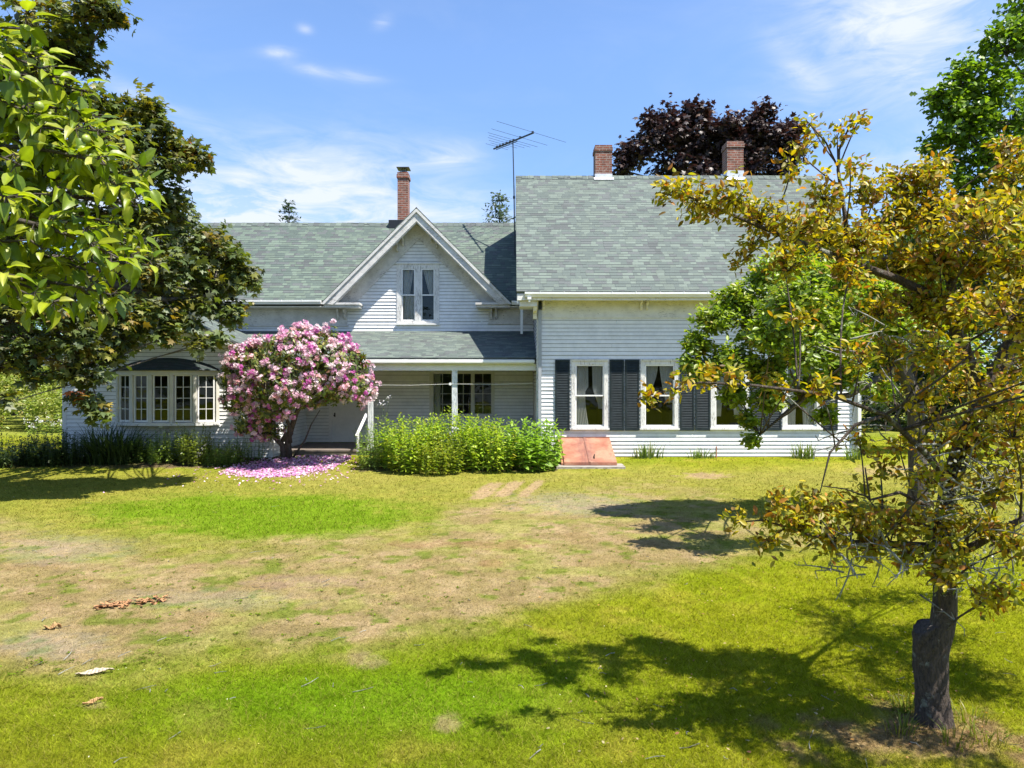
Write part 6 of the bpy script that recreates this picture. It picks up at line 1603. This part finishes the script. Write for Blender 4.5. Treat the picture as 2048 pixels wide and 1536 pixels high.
for i, (x, y, h, r, pal, lab) in enumerate([(15.4, 29.3, 1.9, 1.3, DG, 'dark rounded shrub just beyond the right house corner'), (17.9, 29.6, 2.0, 1.5, DG, 'dark shrub in the middle of the row beyond the right lawn'), (20.5, 29.6, 1.7, 1.5, MG, 'green shrub at the right end of the row beyond the lawn'), (23.5, 29.8, 2.4, 1.7, MG, 'taller green shrub right of the row beyond the lawn')]):
    bush_tree('shrub', lab, 'shrub', x, y, h, r, 840 + i, pal, G_S, .14, 18, 16, SMALL, z0=.12, tr=.04, nt=20)
# left side: bright thicket and trees
G_M = 'trees beyond the meadow on the left'
for i, (x, y, h, r, pal, lab) in enumerate([(-27.5, 37, 7.2, 3.6, LG, 'light green tree at the left edge beyond the meadow'), (-22.3, 38, 6.0, 3.0, MG, 'mid green tree left of the bow window wing beyond the meadow'), (-31, 44, 10, 4.5, MG, 'taller dark green tree far back at the left edge')]):
    bush_tree('background_tree', lab, 'tree', x, y, h, r, 860 + i, pal, G_M, .24, 26, 14, nt=20)
rng = np.random.default_rng(871); cl = []
for i in range(150):
    x = rng.uniform(-29, -17.5); y = rng.uniform(28.6, 34); cl.append((x, y, rng.uniform(.3, 1.0) + (y - 28.5) * .72 * rng.uniform(.35, 1), .75, .7, .55, 26))
T, Mx, C, tw = crown_leaves(cl, 872, SMALL, .14, [(0.26, 0.31, 0.05, 3), (0.21, 0.28, 0.04, 2), (0.31, 0.32, 0.08, 2), (0.13, 0.19, 0.035, 1), (0.34, 0.26, 0.09, .4)], per_twig=16, up=.5, spread=2.0)
o = scatter('thicket', SMALL[0], SMALL[1], Mx, T, C, M['leaf']); tag(o, 'sunlit yellow green thicket of bushes at the far end of the left meadow', 'bushes', kind='stuff')
stem_plant('white_bush', 'small white flowering bush at the foot of the left thicket', 'shrub', sx(92, 28.2), 28.2, .7, .3, 26, .3, .7, BG, 881, .09, SMALL, 10, None, 1.3, flowers=phlox_flowers)

def conifer(label, px, ytop, Z, h, r, seed, pal):
    rng = np.random.default_rng(seed); top = W(px, ytop, Z); x, y = top[0], top[1]; b = np.array([x, y, top[2] - h])
    t = thing('spruce_tree', label, 'tree', tuple(b), 'spruces behind the wing roof')
    mb = MB(); mb.tube([b, b + [0, 0, h * .6], top], [.2, .1, .015], 7); T = []; A = []; Nn = []
    z = 0.06
    while z < h * .55:
        f = z / h; R = r * (0.12 + f * 1.7); m_ = rng.integers(5, 8); a0 = rng.uniform(0, 6.28)
        for k in range(m_):
            a = a0 + k * 6.283 / m_ + rng.uniform(-.3, .3); d = np.array([math.cos(a), math.sin(a), rng.uniform(-.05, .35)]); L = R * rng.uniform(.6, 1.2)
            p0 = top - [0, 0, z]; mb.tube([p0, p0 + d * L], [.02, .005], 3, False)
            nn = max(5, int(L * 26))
            for s in range(nn):
                q = p0 + d * L * (s + .5) / nn; T.append(q + rng.normal(size=3) * .05); A.append(unit(d + rng.normal(size=3) * .7)); Nn.append(unit(rng.normal(size=3) * .5 + [0, 0, 1]))
        z += h * .022 * rng.uniform(.8, 1.3)
    n = len(T)
    scatter('crown', SMALL[0], SMALL[1], frames(np.array(A), np.array(Nn), rng.uniform(.14, .28, n), .8), np.array(T), pick(rng, pal, n) * rng.uniform(.7, 1.3, (n, 1)), M['leaf'], t)
    mb.build('trunk', M['bark'], t)
conifer('dark spruce tip showing over the wing roof left of the gable', 578, 405, 42, 13, 2.2, 901, [(0.03, 0.055, 0.025, 1), (0.045, 0.075, 0.03, 1)])
conifer('pale blue green spruce top beside the antenna mast', 999, 392, 42, 13, 3.4, 902, [(0.075, 0.11, 0.085, 1), (0.10, 0.13, 0.10, 1)])

# ---- things lying on the lawn
rng = np.random.default_rng(921); p0 = W(265, 1208, 2.15 * F / 440); bp = MB()
M['husk'] = plain('dry_bark_scraps', (0.29, 0.145, 0.06), 0.8, 0, 0.6, 25)
for k in range(110):
    f = rng.uniform(-1, 1); c = p0 + np.array([f * .28, rng.normal() * .06 + f * .12, 0]); c[2] = float(gz(c[0], c[1])) + .002 + abs(rng.normal()) * .015
    a = rng.uniform(0, 6.28); L = rng.uniform(.025, .075); w_ = rng.uniform(.008, .022); u = np.array([math.cos(a), math.sin(a), rng.uniform(-.2, .4)]); v = np.array([-u[1], u[0], 0]); cu = rng.uniform(-.004, .012)
    P = lambda s, t_: c + u * L * s + v * w_ * t_ + np.array([0, 0, cu * (t_ * t_) + .01 * math.sin(s * 5)])
    for s0, s1 in ((-.5, 0), (0, .5)):
        for t0_, t1_ in ((-1, 0), (0, 1)): bp.face([P(s0, t0_), P(s1, t0_), P(s1, t1_), P(s0, t1_)])
o = bp.build('bark_scrap_pile', M['husk'], None); tag(o, 'heap of dry reddish brown bark scraps lying on the worn grass', 'bark scraps')
def flat_scrap(name, label, cat, px, py, L, Wd, mat, seed, ang=0.2, curl=.02):
    rng = np.random.default_rng(seed); p = W(px, py, 2.15 * F / (py - 768)); p[2] = float(gz(p[0], p[1])) + .03
    u = np.array([math.cos(ang), math.sin(ang), .05]); v = np.array([-math.sin(ang), math.cos(ang), .0]); mb = MB(); nx, ny = 10, 4; G = []
    for i in range(nx + 1):
        s = i / nx - .5; row = []
        wv = Wd * (0.5 if s > .22 else 1.0) * (1 - .5 * max(0, -s - .3) * 3) * rng.uniform(.8, 1.1)
        for j in range(ny + 1):
            t_ = j / ny - .5; row.append(p + u * L * s + v * wv * t_ + np.array([0, 0, curl * math.sin(s * 7 + t_ * 3) + rng.normal() * .004]))
        G.append(row)
    for i in range(nx):
        for j in range(ny): mb.face([G[i][j], G[i + 1][j], G[i + 1][j + 1], G[i][j + 1]])
    o = mb.build(name, mat, None, True); sm = o.modifiers.new('thickness', 'SOLIDIFY'); sm.thickness = .006
    return tag(o, label, cat)
M['birch'] = plain('pale_bark', (0.46, 0.37, 0.26), 0.7, 0, 0.2, 20)
M['tanleaf'] = plain('tan_dry_leaf', (0.36, 0.21, 0.08), 0.7, 0, 0.3, 20)
flat_scrap('birch_bark_piece', 'pale curled piece of bark on the grass at the lower left', 'bark piece', 190, 1350, .25, .065, M['birch'], 931, .25, .008)
flat_scrap('bark_strip', 'small tan strip of bark in the grass below the pale curled piece', 'bark strip', 186, 1411, .12, .02, M['tanleaf'], 932, .6, .008)
flat_scrap('dry_leaf', 'single orange dry leaf on the worn grass left of the bark scraps', 'leaf', 106, 1258, .14, .06, M['tanleaf'], 933, .1)

# ---- the wood across the lane that the window panes mirror
rng = np.random.default_rng(951); cl = []
for i in range(330):
    th_ = rng.uniform(-1.75, 1.75); R9 = rng.uniform(40, 48); x = R9 * 1.25 * math.sin(th_); y = 6 - R9 * math.cos(th_)
    cl.append((x, y, rng.uniform(.2, 1) * (8 + 3 * math.sin(x * .35)), 2.4, 2.4, 1.9, 13))
T, Mx, C, tw = crown_leaves(cl, 952, SMALL, .75, MG, per_twig=9, up=.5, spread=1.2)
o = scatter('woodland', SMALL[0], SMALL[1], Mx, T, C, M['leaf']); tag(o, 'green wood opposite the house, seen only mirrored in its windows', 'wood', kind='stuff')
